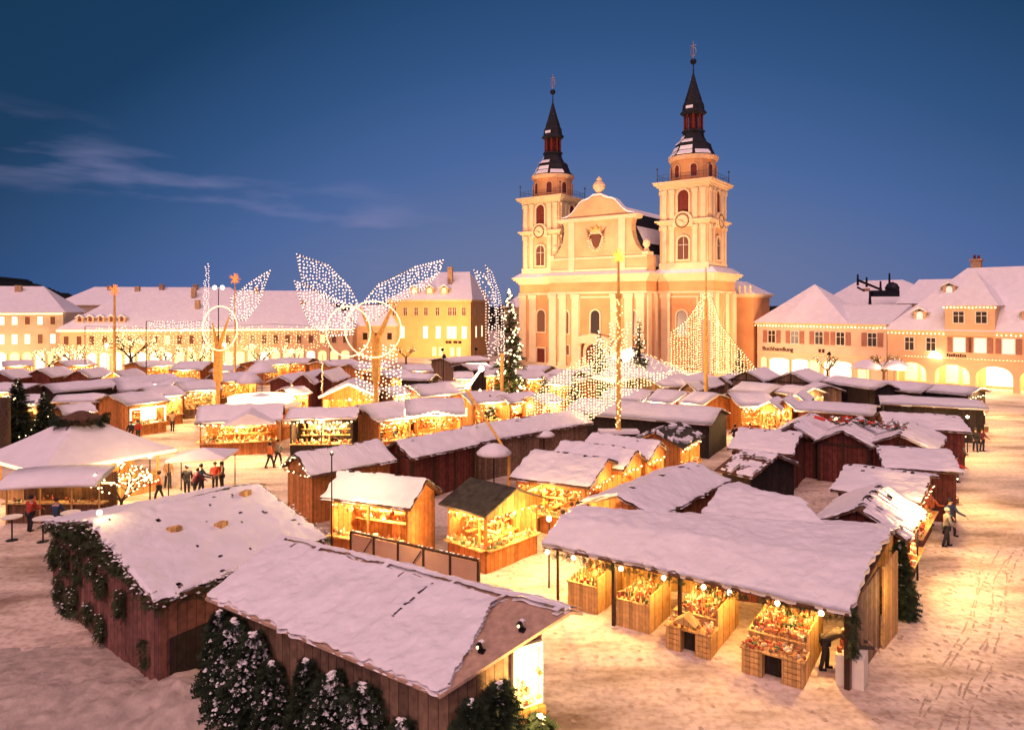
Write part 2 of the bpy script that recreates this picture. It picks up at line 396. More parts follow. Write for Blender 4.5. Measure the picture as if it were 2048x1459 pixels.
def fir(loc, h, r, label, snow=.5, bulbs=0, br=.07, dens=1.0, group=None, name='fir_tree', bmat=BULB, seed=1, needle=NEEDLE, colm=.85, sn=(.05, .12)):
    rnd.seed(seed)
    t = thing(name, label, 'tree', loc, 0, group)
    m = MB(); m.tube((0, 0, 0), (0, 0, h * .96), .035 * h ** .9, .01, 8); m.build('trunk', BARK, t)
    m = MB(); s_ = MB(); b = MB()
    lev = int(h * 4.5 * dens)
    for k in range(lev):
        u = (k + .5) / lev; z = h * (.06 + .94 * u); R_ = r * (1 - u) ** colm * rnd.uniform(.8, 1.12) + .05
        nb = max(4, int((6 + 12 * (1 - u)) * dens))
        for i in range(nb):
            a = rnd.uniform(0, 6.283); d = Vector((math.cos(a), math.sin(a), -.28 + .3 * u)); L = R_ * rnd.uniform(.65, 1.1)
            o = Vector((0, 0, z + rnd.uniform(-.1, .1)))
            ns = max(2, int(L / .28))
            for q in range(ns):
                p = o + d * (L * q / ns); sd = Vector((d.x + rnd.uniform(-.6, .6), d.y + rnd.uniform(-.6, .6), d.z + rnd.uniform(-.2, .2)))
                sprig(m, p, sd, L / ns * 1.5 + .12, .16 + .05 * h * .1)
                if rnd.random() < snow * .75: clump(s_, p + Vector((0, 0, .05)), rnd.uniform(*sn))
            if bulbs and rnd.random() < bulbs: b.octa(o + d * L * rnd.uniform(.8, 1.0), br * rnd.uniform(.8, 1.3))
    m.build('foliage', needle, t)
    if snow > .9:
        for k in range(int(420 * h * r)):
            u = rnd.random() ** .8; a = rnd.uniform(0, 6.283); q = (r * (1 - u) ** colm + .05) * rnd.uniform(.75, 1.05); clump(s_, (q * math.cos(a), q * math.sin(a), h * (.05 + .93 * u)), rnd.uniform(.018, .062) * (.6 + .8 * rnd.random()), 1.2)
    if s_.v: s_.build('snow_clumps', CLUMP, t)
    if b.v: b.build('light_string', bmat, t)
    return t

# ---------------------------------------------------------------- market huts
WALLM = dict(red=RED, reda=REDA, brown=BROWN2, orange=ORANGE, dark=DARK, pine=PINE)
def lerp(a, b, t): return tuple(a[i] + (b[i] - a[i]) * t for i in range(len(a)))
def goods_mesh(p0, p1, inw, z, dens=1.0, s0=.1):
    """small wares standing along a counter from p0 to p1 (2D), inw = inward unit vector"""
    m = MB(); L = math.hypot(p1[0] - p0[0], p1[1] - p0[1]); k = int(L * 9 * dens)
    for i in range(k):
        t = (i + rnd.random()) / k; q = rnd.uniform(.02, .5)
        x = p0[0] + (p1[0] - p0[0]) * t + inw[0] * q; y = p0[1] + (p1[1] - p0[1]) * t + inw[1] * q
        r = s0 * rnd.uniform(.5, 1.3); ty = rnd.random()
        if ty < .35: m.cbox((x, y, z), r * 1.5, r * 1.2, r * rnd.uniform(.8, 2.2), rnd.uniform(0, 3))
        elif ty < .7: m.lathe((x, y, z), [(r * .6, 0), (r * .7, r * .6), (r * .35, r * 1.3), (r * .2, r * 2.2)], 6)
        else: m.ball((x, y, z + r * .8), r * .8, 6, 4)
    return m
def snow_sheet(F0, F1, R0, R1, B0, B1, zf, zr, zb, th, nu, nv, seed, edge=.12, mask=None, convex=0):
    """one continuous blanket of snow over both roof slopes"""
    m = MB(); rows = 2 * nv + 1; idx = {}
    for j in range(rows):
        t = j / nv
        for i in range(nu + 1):
            u = i / nu
            if t <= 1:
                a = lerp(F0, F1, u); b = lerp(R0, R1, u); p = lerp(a, b, t); z = zf + (zr - zf) * t
            else:
                a = lerp(B0, B1, u); b = lerp(R0, R1, u); p = lerp(b, a, t - 1); z = zr + (zb - zr) * (t - 1)
            bd = i in (0, nu) or j in (0, rows - 1)
            if abs(t - 1) < .01: z -= .03
            if convex and t < 1: z += convex * min(t / .46, (1 - t) / .54)
            w_ = 1 - .0 * t
            nz = .6 * noise.noise((p[0] * 1.1 + seed, p[1] * 1.1, 0)) + .5 * noise.noise((p[0] * 3 + seed, p[1] * 3, 5)) + .18 * noise.noise((p[0] * 8, p[1] * 8, 7))
            h = th * (1 + .75 * nz + .35 * noise.noise((p[0] * .5 + seed, p[1] * .5, 11)))
            p = (p[0] + edge * noise.noise((p[0] * 3.1, p[1] * 3.1, seed)) * (1 if bd else 0), p[1] + edge * noise.noise((p[1] * 3.7, p[0] * 3.7, seed + 4)) * (1 if bd else 0))
            m.v.append((p[0], p[1], z + h * (.55 if bd else 1)))
    top = len(m.v); W_ = nu + 1
    m.v += [(x, y, z - th * .9) for x, y, z in m.v[:top] ]
    for j in range(rows - 1):
        for i in range(nu):
            if mask and mask(i / nu, j / nv): continue
            a = j * W_ + i; m.f.append((a, a + 1, a + 1 + W_, a + W_)); m.m.append(0)
    def sk(a, b): m.f.append((a, b, b + top, a + top)); m.m.append(0)
    if not mask:
        for i in range(nu): sk(i, i + 1); sk((rows - 1) * W_ + i + 1, (rows - 1) * W_ + i)
        for j in range(rows - 1): sk((j + 1) * W_, j * W_); sk(j * W_ + nu, (j + 1) * W_ + nu)
    else:
        # closed underside for patches
        for f in list(m.f): m.f.append(tuple(v + top for v in reversed(f))); m.m.append(0)
    return m
HUTN = [0]
def hut(R0, R1, E0, E1, hr, he, o, label):
    HUTN[0] += 1; seed = HUTN[0] * 3.7; rnd.seed(HUTN[0])
    exact = 's' in o; c_far = R0[1]
    d = Vector((R1[0] - R0[0], R1[1] - R0[1])); L = d.length; d.normalize(); nrm = Vector((d.y, -d.x))
    if nrm.y > 0: nrm = -nrm
    if not exact:
        hw = ((E0[0] - R0[0]) * nrm.x + (E0[1] - R0[1]) * nrm.y + (E1[0] - R1[0]) * nrm.x + (E1[1] - R1[1]) * nrm.y) / 2
        if c_far > 45 and not o.get('num'):
            mx_ = lerp(R0, R1, .5); R0 = lerp(mx_, R0, 1.14); R1 = lerp(mx_, R1, 1.14); hw *= 1.15
        hw = hw if o.get('num') else min(max(hw, 1.45), 3.1)
        if L > 8.5 and hr < 4 and o.get('o', 'f') == '' and hw < 2.1 and 'fr' in o: R1 = (R0[0] + d.x * 7, R0[1] + d.y * 7)
        E0 = (R0[0] + nrm.x * hw, R0[1] + nrm.y * hw); E1 = (R1[0] + nrm.x * hw, R1[1] + nrm.y * hw)
    bd = o.get('bd', 1.0)
    B0 = (R0[0] * (1 + bd) - E0[0] * bd, R0[1] * (1 + bd) - E0[1] * bd); B1 = (R1[0] * (1 + bd) - E1[0] * bd, R1[1] * (1 + bd) - E1[1] * bd)
    hb = hr - (hr - he) * bd
    c = lerp(lerp(E0, E1, .5), lerp(B0, B1, .5), .5)
    dist = c[1]
    loc = lambda p: (p[0] - c[0], p[1] - c[1])
    R0, R1, E0, E1, B0, B1 = map(loc, (R0, R1, E0, E1, B0, B1))
    near = dist < 34
    T = thing('market_hut' if o.get('o', 'f') == '' else 'market_stall', label, 'market hut' if o.get('o', 'f') == '' else 'market stall', (c[0], c[1], 0), 0, 'wooden huts of the Christmas market')
    # wall footprint
    def ins(E, Rr, k, e):  # inset from eave, from end
        return lerp(E, Rr, k)
    kb = .3 / max(1.0, math.hypot(E0[0] - R0[0], E0[1] - R0[1])); ke = min(.12, .28 / L)
    F0 = lerp(lerp(E0, E1, ke), lerp(R0, R1, ke), kb); F1 = lerp(lerp(E0, E1, 1 - ke), lerp(R0, R1, 1 - ke), kb)
    K0 = lerp(lerp(B0, B1, ke), lerp(R0, R1, ke), kb); K1 = lerp(lerp(B0, B1, 1 - ke), lerp(R0, R1, 1 - ke), kb)
    A0 = lerp(R0, R1, ke); A1 = lerp(R0, R1, 1 - ke)
    if exact and o['s'] == 'B': K0 = lerp(lerp(E0, E1, ke), lerp(R0, R1, ke), .83); K1 = lerp(lerp(E0, E1, .985), lerp(R0, R1, .985), .80)
    zf = he + (hr - he) * kb - .1; zb = hb + (hr - hb) * kb - .1; za = hr - .1
    if exact and o['s'] == 'B': zb = he + (hr - he) * .8 - .1
    wm = WALLM[o.get('w', 'red')]; op = o.get('o', 'f'); W_ = MB(); P_ = MB()
    faces = {'f': (F0, F1, zf, zf, None), 'b': (K1, K0, zb, zb, None), '0': (K0, F0, zb, zf, (A0, za)), '1': (F1, K1, zf, zb, (A1, za))}
    if exact and o['s'] == 'B': faces['0'] = faces['0'][:4] + (None,); faces['1'] = faces['1'][:4] + (None,)
    lit = o.get('lit', 1)
    def side(key):
        p, q, zp, zq, ap = faces[key]
        Ls = math.hypot(q[0] - p[0], q[1] - p[1]); an = math.atan2(q[1] - p[1], q[0] - p[0]); t = fr(p[0], p[1], an)
        top = [(Ls, zq)] + ([(math.hypot(ap[0][0] - p[0], ap[0][1] - p[1]), ap[1])] if ap else []) + [(0, zp)]
        if key not in op or exact and o['s'] == 'C':
            if exact and o['s'] == 'C' and key != 'b': return
            W_.prism(t, [(0, 0), (Ls, 0)] + top, -.06, 0)
            if o.get('fr') and dist < 80:
                P_.prism(t, [(0, min(zp, zq) - .12), (Ls, min(zp, zq) - .12), (Ls, min(zp, zq)), (0, min(zp, zq))], .001, .05)
                for a in ((.05, Ls / 2, Ls - .05) if ap else [Ls * q_ / 3 for q_ in (0.02, 1, 2, 2.98)]): P_.prism(t, rect(a, 0, .13, min(zp, zq) - .125 if a != Ls / 2 or not ap else za - .15), .002, .07)
            return
        hd = .28
        z0 = min(zp, zq)
        W_.prism(t, [(0, 0), (Ls, 0), (Ls, .95), (0, .95)], -.06, 0)
        W_.prism(t, [(0, z0 - hd), (Ls, z0 - hd)] + top, -.06, 0)
        k = max(2, int(Ls / 1.9) + 1)
        for i in range(k):
            a = .06 + (Ls - .12) * i / (k - 1); W_.prism(t, rect(a, .951, .1, z0 - hd - .952), -.08, .01)
        cb = MB(); cb.prism(t, rect(Ls / 2, .955, Ls - .02, .05), -.5, .28); cb.build('counter', PINE, T)
        inw = t(0, -1, 0); inw = (inw[0] - t(0, 0, 0)[0], inw[1] - t(0, 0, 0)[1])
        s0 = .11 if dist < 45 else .17
        p2 = t(.1, .2, 0); q2 = t(Ls - .1, .2, 0)
        goods_mesh(p2, q2, inw, 1.006, 1.0 if dist < 45 else .6, s0).build('goods', GOODS, T)
        # shelf of wares against the back and things hung under the header
        dp = min(1.6, max(.8, Ls * .5)); sh = MB()
        for zz in (1.35, 1.8):
            sh.prism(t, rect(Ls / 2, zz, Ls * .8, .04), -dp, -dp + .25)
        g2 = goods_mesh(t(Ls * .12, -dp + .22, 0), t(Ls * .88, -dp + .22, 0), inw, 1.4, .5, s0)
        g3 = goods_mesh(t(Ls * .12, -dp + .22, 0), t(Ls * .88, -dp + .22, 0), inw, 1.85, .4, s0)
        b0 = len(g2.v); g2.v += g3.v; g2.f += [[q_ + b0 for q_ in f] for f in g3.f]; g2.m += g3.m
        if dist < 60:
            for i in range(int(Ls * 4)):
                a = rnd.uniform(.1, Ls - .1); x, y, z = t(a, -rnd.uniform(.05, .3), z0 - hd - rnd.uniform(.1, .3)); g2.octa((x, y, z), rnd.uniform(.05, .1), 1.6)
        g2.build('hanging_goods', GOODS, T); sh.build('shelf', PINE, T)
        # bulbs under the eave
        bl = MB(); k = max(3, int(Ls / (.45 if dist < 50 else .6))); rr = .035 if dist < 36 else .055 if dist < 60 else .075
        for i in range(k):
            a = Ls * (i + .5) / k; bl.octa(t(a, .12, z0 - .3 - .05 * math.sin(a * 5)), rr)
        bl.build('light_string', BULB, T)
        px_, py_, pz_ = t(Ls / 2, .75, 0); plight((px_, py_, z0 - .35), 190 * lit * (1 if dist < 50 else 1.8), (1, .58, .22), .2, T)  # extra light outside the opening, added to brighten lane and nearby roofs
    for k in 'fb01': side(k)
    if W_.v: W_.build('wall', wm, T)
    if P_.v: P_.build('beam', POST, T)
    # roof boards
    rf = MB(); th = .07
    def slab(p, q, r, s_, zp, zq):
        rf.add([(*p, zp), (*q, zp), (*r, zq), (*s_, zq), (*p, zp - th), (*q, zp - th), (*r, zq - th), (*s_, zq - th)],
               [(0, 1, 2, 3), (7, 6, 5, 4), (0, 4, 5, 1), (1, 5, 6, 2), (2, 6, 7, 3), (3, 7, 4, 0)])
    slab(E0, E1, R1, R0, he, hr); slab(R0, R1, B1, B0, hr, hb)
    roof = rf.build('roof', FELT if o.get('roof') == 'green' else ROOFW if o.get('roof') != 'dark' else FELT, T)
    # snow
    if not o.get('nosnow'):
        if near: nu = int(L / .07); nv = 44
        else: nu = max(4, int(L / (.35 if dist < 55 else .8))); nv = 9 if dist < 55 else 4
        mask = None
        if o.get('patch'):
            mask = lambda u, t: noise.noise((u * 5 + seed, t * 4, 1)) + .25 * noise.noise((u * 15, t * 12, 3)) < (.12 if o.get('roof') == 'dark' else -.05)
            nu = int(L / .12); nv = 16
        if o.get('ribs') and dist < 30:
            mask = lambda u, t: (t > .86 and t < 1.02 and noise.noise((u * 9, t * 3, 2)) > -.1) or (.62 < t < .74 and (.18 < u < .3 or .62 < u < .8) and noise.noise((u * 14, 0, 9)) > -.4)
            nu = 60; nv = 24
        if exact and o['s'] == 'B': nu = 230; nv = 70
        if not mask and not exact and dist < 52 and L > 3: mask = lambda u, t: (abs(t - .965) < .04 and noise.noise((u * 11 + seed, 0, 2)) > .12) or (.7 < t < 1 and noise.noise((u * 16 + seed, t * 9, 4)) > .55); nu = int(L / .16); nv = 16
        if exact and o['s'] == 'B':
            # wind-bared board at the right gable
            mask = lambda u, t: (t <= .90 and u > 1 - .17 * min(1, max(.0, t * 1.25 - .02)) + .008 * noise.noise((t * 9, 0, 0))) or (abs(t - .93) < .022 and noise.noise((u * 26, 0, 3)) > -.35 and u > .03) or (t < .9 and abs(u - .62 - .05 * (1 - t)) < .004 and .42 < t < .88 and noise.noise((t * 14, 1, 1)) > -.2) or (t > .84 and t < .93 and noise.noise((u * 30, t, 8)) > .5) or (t > 1 and u > .995)
        if exact and o['s'] == 'A':
            mask = lambda u, t: (abs(t - 1.04) < .035 and u > .42 and noise.noise((u * 9, 0, 3)) > -.5) or (t < 1 and noise.noise((u * 19, t * 15, 6)) > .62)
        sm = snow_sheet(E0, E1, R0, R1, B0, B1, he + .004, hr + .004, hb + .004, .125 if near else .14, nu, nv, seed, .15 if near else .12, mask, o.get('convex', 0))
        if o.get('ribs'):
            sm.v = [(x, y, z) for x, y, z in sm.v]
        sm.build('snow', SNOW, roof, True)
        if o.get('ribs') and dist < 40:
            rb = MB()
            for i in range(1, 9):
                u = i / 9; a = lerp(E0, E1, u); b = lerp(R0, R1, u); rb.tube((*lerp(a, b, .04), he + .13), (*lerp(a, b, .93), hr + .10), .035, .035, 6)
            rb.build('batten', SNOW, roof, True)
    # garlands with tufts and bulbs along eave / gable
    def garland(path, nm='garland', bm=BULB, amp=.0, gr=NEEDLE2, br=None):
        g = MB(); b = MB(); rr = br or (.04 if dist < 40 else .075)
        for (p, q) in zip(path, path[1:]):
            p = Vector(p); q = Vector(q); l = (q - p).length; k = max(1, int(l / .16))
            for i in range(k):
                x = p + (q - p) * ((i + rnd.random()) / k)
                if gr: sprig(g, x, (rnd.uniform(-1, 1), rnd.uniform(-1, 1), rnd.uniform(-1, .2)), .22, .12, 4)
                if rnd.random() < (.6 if dist < 40 else .45): b.octa(x + Vector((rnd.uniform(-.08, .08), rnd.uniform(-.12, -.02), -.08 + rnd.uniform(-.06, .06))), rr)
        if g.v:
            go = g.build(nm, gr, roof)
        if b.v: b.build('bulbs', bm, roof)
    ov = lambda p, z: (p[0], p[1], z)
    if o.get('garl'):
        if o.get('zig'):
            pts = []
            for i in range(25):
                u = i / 24; p = lerp(E0, E1, u); s_ = 1 - abs(u - .5) * 2; z = he - .05 + .55 * max(0, s_ - .35) - .0 + (.1 if i % 2 else 0)
                q = lerp(E0, R0, .0); off = (nrm.x * .06, nrm.y * .06)
                pts.append((p[0] + off[0], p[1] + off[1], z))
            pts = [(pts[0][0], pts[0][1], he + .6)] + pts + [(pts[-1][0], pts[-1][1], he + .6)]
            tb = MB(); tb.path(pts, .07, 6); tb.build('glowing_garland', GLOWT, roof)
        elif 'f' in op: garland([ov(lerp(E0, E1, .01), he - .1), ov(lerp(E0, E1, .99), he - .1)])
    if o.get('endgarl'):
        if dist > 55:
            tb = MB(); tb.path([ov(E0, he), ov(R0, hr), ov(B0, hb)], .12, 6); tb.build('glowing_garland', GLOWT, roof)
        else: garland([ov(B0, hb), ov(R0, hr), ov(E0, he)]); garland([ov(lerp(B0, R0, .2), hb), ov(lerp(E0, R0, .2), he)])
    if 'gab' in o:
        gb = MB(); p = lerp(E0, E1, .62); nn_ = (nrm.x, nrm.y)
        a = lerp(E0, E1, .34); b = lerp(E0, E1, .92); f_ = (p[0] + nn_[0] * 1.0, p[1] + nn_[1] * 1.0)
        a2 = (a[0] + nn_[0], a[1] + nn_[1]); b2 = (b[0] + nn_[0], b[1] + nn_[1]); bk = lerp(lerp(E0, E1, .62), lerp(R0, R1, .62), .9)
        gb.add([(*a2, he - .1), (*f_, he + .75), (*bk, hr - .05), (*lerp(a, lerp(R0, R1, .34), .3), he + .1), (*b2, he - .1), (*lerp(b, lerp(R0, R1, .92), .3), he + .1)],
               [(0, 1, 2, 3), (1, 4, 5, 2), (0, 4, 1)])
        gb.build('porch_roof', SNOW, roof)
    if o.get('glow'):
        p_ = lerp(E0, E1, .35); g_ = (p_[0] + nrm.x * 1.3, p_[1] + nrm.y * 1.3)
        sp = MB(); sp.tube((*g_, 0), (*g_, 4.9), .04, .03, 6); sp.ball((*g_, 4.95), .09, 8, 6); sp.build('floodlight', METAL, T); l_ = plight((g_[0], g_[1], 5.2), 420, (1, .68, .30), .1, T)
    if lit:
        cc = lerp(lerp(F0, F1, .5), lerp(K0, K1, .5), .42)
        plight((cc[0], cc[1], he - .25), 950 * lit * (1 if dist < 50 else 1.6), (1, .56, .2), .25, T)
        if dist < 60 and L > 3:
            pass
    if o.get('mint'):
        t = fr(F0[0], F0[1], math.atan2(F1[1] - F0[1], F1[0] - F0[0])); Ls = math.hypot(F1[0] - F0[0], F1[1] - F0[1])
        mm_ = MB(); mm_.ring(t, rect(Ls / 2, .95, Ls * .96, 1.45), rect(Ls / 2, 1.1, Ls * .88, 1.15), .02, .1); mm_.prism(t, rect(Ls * .66, 1.12, Ls * .42, 1.1), -.9, -.8); mm_.build('lit_panel', MINT, T)
    return T, dict(F0=F0, F1=F1, K0=K0, K1=K1, E0=E0, E1=E1, R0=R0, R1=R1, B0=B0, B1=B1, c=c, zf=zf, roof=roof, A0=A0, za=za)
HUTS = [
    ((-13.87, 22.96), (-10.13, 27.92), (-9.87, 19.29), (-6.54, 24.79), 3.9, 2.8, {'w': 'reda', 's': 'A', 'lit': 0, 'o': ''},
     'large dark red hut with fir branches nailed to its gable wall, nearest on the left'),
    ((-7.07, 21.56), (1.38, 16.35), (-8.56, 19.52), (-1.50, 14.61), 3.9, 2.9, {'w': 'brown', 's': 'B', 'o': '', 'bd': 0.1, 'lit': 0},
     'brown plank hut with two lamps on its bare gable boards, nearest the camera'),
    ((2.46, 27.34), (13.18, 24.31), (1.11, 25.59), (9.58, 19.84), 3.15, 2.3, {'w': 'pine', 's': 'C', 'lit': 0, 'o': '', 'convex': 0.3, 'bd': 0.35},
     'long open sided stall on posts roofing the wooden counters full of goods'),
    ((4.19, 27.96), (8.86, 33.88), (5.19, 27.30), (10.07, 31.61), 3.45, 2.85, {'w': 'orange', 'lit': 0, 'o': ''},
     'snowy hut joined behind the long open stall, orange gable facing the alley'),
    ((8.67, 29.17), (11.22, 27.27), (7.01, 26.46), (11.47, 25.04), 3.5, 2.95, {'w': 'red', 'lit': 0, 'o': '', 's': 'E'},
     'low snowy roofed hut squeezed behind the right half of the long open stall'),
    ((13.15, 26.68), (15.99, 30.37), (14.74, 25.89), (17.97, 30.10), 3.3, 2.4, {'w': 'red', 'o': 'f', 'ribs': 1},
     'small hut whose ribbed snowy roof shows dark bare patches along its ridge'),
    ((16.39, 34.45), (19.30, 32.21), (14.47, 31.70), (17.81, 30.15), 3.2, 2.6, {'w': 'red', 'o': '1'},
     'snowy hut between the ribbed roof hut and the next stall up the right lane'),
    ((20.28, 39.00), (23.67, 37.79), (18.24, 36.75), (21.99, 35.64), 3.2, 2.6, {'w': 'red', 'o': '1'},
     'snowy hut just below the three red gables on the right lane'),
    ((18.16, 45.49), (21.88, 50.82), (19.56, 44.51), (23.27, 49.85), 3.3, 2.4, {'w': 'red', 'o': '', 'lit': 0, 'fr': 1, 'num': 1},
     'leftmost and smallest of the three joined dark red gabled huts'),
    ((20.52, 43.47), (24.28, 48.77), (21.95, 42.46), (25.71, 47.76), 3.3, 2.4, {'w': 'red', 'o': '', 'lit': 0, 'fr': 1, 'num': 1},
     'middle one of the three joined dark red gabled huts, framed with dark beams'),
    ((23.25, 42.11), (27.09, 47.36), (24.86, 40.93), (28.70, 46.18), 3.3, 2.4, {'w': 'red', 'o': 'b', 'lit': 1, 'fr': 1, 'num': 1},
     'rightmost of the three joined dark red gabled huts, lamps on its lane side'),
    ((33.91, 73.04), (35.48, 66.75), (33.73, 70.91), (34.50, 64.24), 3.8, 3.2, {'w': 'dark', 'o': '', 'lit': 0},
     'tall nearly black hut with thin snow, left end of the dark group on the right'),
    ((37.65, 70.48), (40.15, 66.84), (36.24, 67.47), (38.56, 65.12), 3.6, 3.0, {'w': 'dark', 'o': '', 'lit': 0},
     'black walled hut in the middle of the dark group before the arcade'),
    ((40.51, 67.27), (42.79, 64.35), (38.99, 65.44), (41.56, 62.84), 3.6, 3.1, {'w': 'dark', 'o': '1'},
     'dark hut at the right end of the dark group, nearest the arcade corner'),
    ((32.92, 61.79), (39.00, 58.83), (30.98, 59.18), (36.74, 55.73), 3.1, 2.8, {'w': 'dark', 'o': '1'},
     'very long low black walled hut with an unbroken strip of snow on its roof'),
    ((27.37, 51.51), (31.67, 50.09), (26.90, 49.17), (30.26, 47.98), 3.2, 2.5, {'w': 'red', 'o': '1'},
     'snowy hut just behind the rightmost red gable, open to the lane'),
    ((24.80, 59.26), (29.13, 56.57), (22.66, 56.54), (26.82, 53.94), 3.0, 2.6, {'w': 'red', 'o': '', 'lit': 0},
     'wide snowy roofed hut behind the red gables with red ornaments on it'),
    ((14.45, 44.55), (17.62, 42.61), (12.67, 42.65), (15.75, 39.80), 3.3, 2.5, {'w': 'red', 'o': '', 'lit': 0, 'fr': 1},
     'dark red hut with a tall framed gable wall facing the small yard'),
    ((12.36, 37.96), (13.75, 36.17), (10.52, 36.73), (12.01, 34.59), 3.3, 2.5, {'w': 'dark', 'o': '', 'lit': 0, 'patch': 1},
     'small black hut with patchy snow sliding off its roof beside the small yard'),
    ((25.17, 75.47), (29.21, 80.57), (26.66, 74.29), (30.70, 79.39), 4.1, 3.1, {'w': 'brown', 'o': '', 'lit': 0, 'fr': 1, 'num': 1},
     'big brown framed gable hut at the left of the pair below the arcade shop'),
    ((29.29, 73.74), (33.44, 78.74), (31.05, 72.27), (35.21, 77.27), 4.1, 3.1, {'w': 'brown', 'o': '', 'lit': 0, 'fr': 1, 'num': 1},
     'big brown framed gable hut at the right of the pair below the arcade shop'),
    ((17.61, 70.46), (20.64, 74.86), (18.40, 69.92), (21.42, 74.32), 3.3, 2.5, {'w': 'brown', 'o': '', 'lit': 0, 'num': 1},
     'tiny gabled hut at the left end of the zigzag behind the lit stalls'),
    ((19.51, 72.84), (22.82, 77.55), (20.29, 72.29), (23.60, 77.01), 3.3, 2.5, {'w': 'brown', 'o': '', 'lit': 0, 'num': 1},
     'tiny gabled hut in the middle of the zigzag behind the lit stalls'),
    ((22.80, 76.55), (26.54, 81.85), (23.70, 75.91), (27.44, 81.21), 3.4, 2.6, {'w': 'brown', 'o': '', 'lit': 0, 'num': 1},
     'tiny gabled hut beside the left big brown gable'),
    ((9.55, 66.54), (12.73, 64.55), (8.68, 64.67), (12.51, 61.66), 3.3, 2.5, {'w': 'orange', 'garl': 1},
     'leftmost of the lit stalls facing down from below the snowy tent'),
    ((13.72, 65.33), (15.76, 63.41), (12.77, 62.96), (15.41, 60.10), 3.3, 2.5, {'w': 'orange', 'garl': 1},
     'second lit stall from the left below the snowy tent, bright counter'),
    ((16.68, 63.79), (18.23, 61.95), (15.77, 61.34), (17.93, 58.91), 3.3, 2.5, {'w': 'orange', 'garl': 1},
     'third lit stall in the row below the snowy tent, by the thick golden post'),
    ((19.52, 62.67), (22.65, 62.67), (17.80, 59.20), (21.29, 57.21), 3.3, 2.5, {'w': 'orange', 'garl': 1},
     'brightest wide stall with hanging wares at the right end of the lit row'),
    ((20.86, 57.04), (23.01, 60.56), (21.71, 56.52), (23.87, 60.04), 3.3, 2.6, {'w': 'orange', 'o': '0', 'num': 1},
     'small lit gable stall, lowest of the three stepping up the bright lane'),
    ((22.28, 57.65), (24.41, 61.25), (23.14, 57.14), (25.27, 60.74), 3.3, 2.6, {'w': 'orange', 'o': '0', 'num': 1},
     'small lit gable stall, middle one of the three stepping up the bright lane'),
    ((24.85, 61.25), (27.04, 64.94), (25.71, 60.74), (27.90, 64.43), 3.3, 2.6, {'w': 'orange', 'o': '0', 'num': 1},
     'small lit gable stall, top one of the three stepping up the bright lane'),
    ((6.19, 58.59), (15.29, 53.37), (4.92, 53.85), (13.17, 49.17), 3.3, 2.5, {'w': 'dark', 'o': '', 'lit': 0},
     'longest snowy hut in the middle with a closed black back wall'),
    ((-2.71, 45.10), (4.48, 51.83), (-1.42, 44.07), (4.75, 51.97), 3.3, 2.5, {'w': 'brown', 'o': '', 'lit': 0},
     'long hut with brown back wall and cracked snowy roof, under the slanted pole'),
    ((-6.67, 39.93), (-3.06, 44.18), (-5.27, 39.02), (-2.05, 43.59), 3.3, 2.5, {'w': 'red', 'o': '', 'lit': 0, 'fr': 1},
     'maroon hut with closed back in the middle, left of the slanted pole'),
    ((-11.22, 36.19), (-7.51, 39.85), (-9.73, 35.21), (-6.04, 39.14), 3.4, 2.5, {'w': 'orange', 'o': '', 'lit': 0, 'garl': 0, 'endgarl': 1, 'ribs': 1},
     'orange lit hut with fir garland on its gable, left of the bright cream roofed stall'),
    ((-7.87, 32.11), (-3.66, 30.35), (-8.83, 31.53), (-4.93, 29.11), 3.5, 2.6, {'w': 'orange', 'o': 'f', 'lit': 1.5, 'glow': 1},
     'orange stall with floodlit cream roof and a counter heaped with toys behind the panel fence'),
    ((-1.89, 31.80), (0.23, 29.86), (-3.41, 30.20), (-1.01, 28.74), 3.3, 2.5, {'w': 'orange', 'o': 'f1', 'lit': 1.3, 'roof': 'green', 'nosnow': 1},
     'glass sided corner stall with a dark snowless roof'),
    ((1.06, 36.94), (4.82, 35.00), (-0.96, 34.59), (2.61, 33.51), 3.4, 2.55, {'w': 'orange', 'o': 'f1', 'lit': 1.3},
     'snowy hut behind the corner stall with a long glass showcase on the alley'),
    ((2.87, 39.85), (6.59, 37.07), (2.32, 40.55), (5.68, 36.64), 3.4, 2.6, {'w': 'orange', 'o': '1', 'lit': 1},
     'snowy gabled stall with lit glass gable, second in the alley zigzag'),
    ((4.81, 42.06), (8.33, 39.41), (4.37, 43.39), (7.49, 38.68), 3.4, 2.6, {'w': 'orange', 'o': '1', 'lit': 1},
     'snowy gabled stall with lit glass gable, last in the alley zigzag'),
    ((8.78, 43.12), (11.28, 47.28), (9.38, 41.18), (12.48, 45.25), 3.3, 2.5, {'w': 'orange', 'o': 'f', 'roof': 'dark', 'patch': 1},
     'stall with a black roof showing scattered snow patches over a lit counter'),
    ((-23.22, 52.76), (-18.02, 54.12), (-24.62, 51.29), (-17.07, 52.42), 3.5, 2.5, {'w': 'orange', 'o': 'f0', 'lit': 1.6, 'garl': 1, 'gab': (464, 839)},
     'wide orange stall with folded snowy roof and bright counters on the left square'),
    ((-16.32, 52.41), (-11.78, 52.67), (-17.11, 52.42), (-12.06, 51.95), 3.4, 2.8, {'w': 'dark', 'o': 'f', 'lit': 2, 'garl': 1},
     'black beamed stall with very bright front right of the wide orange stall'),
    ((-11.79, 54.29), (-9.06, 56.60), (-12.38, 51.29), (-7.74, 52.89), 3.4, 2.5, {'w': 'orange', 'o': 'f', 'lit': 1.2, 'garl': 1},
     'orange stall with wreath and arched snowy eave beside the garland outlined stall'),
    ((-8.39, 56.76), (-4.30, 57.38), (-7.86, 53.94), (-3.89, 53.45), 3.5, 2.6, {'w': 'orange', 'o': 'f', 'lit': 1.6, 'garl': 1, 'zig': 1},
     'stall whose snowy roof edge is outlined by a glowing scalloped garland'),
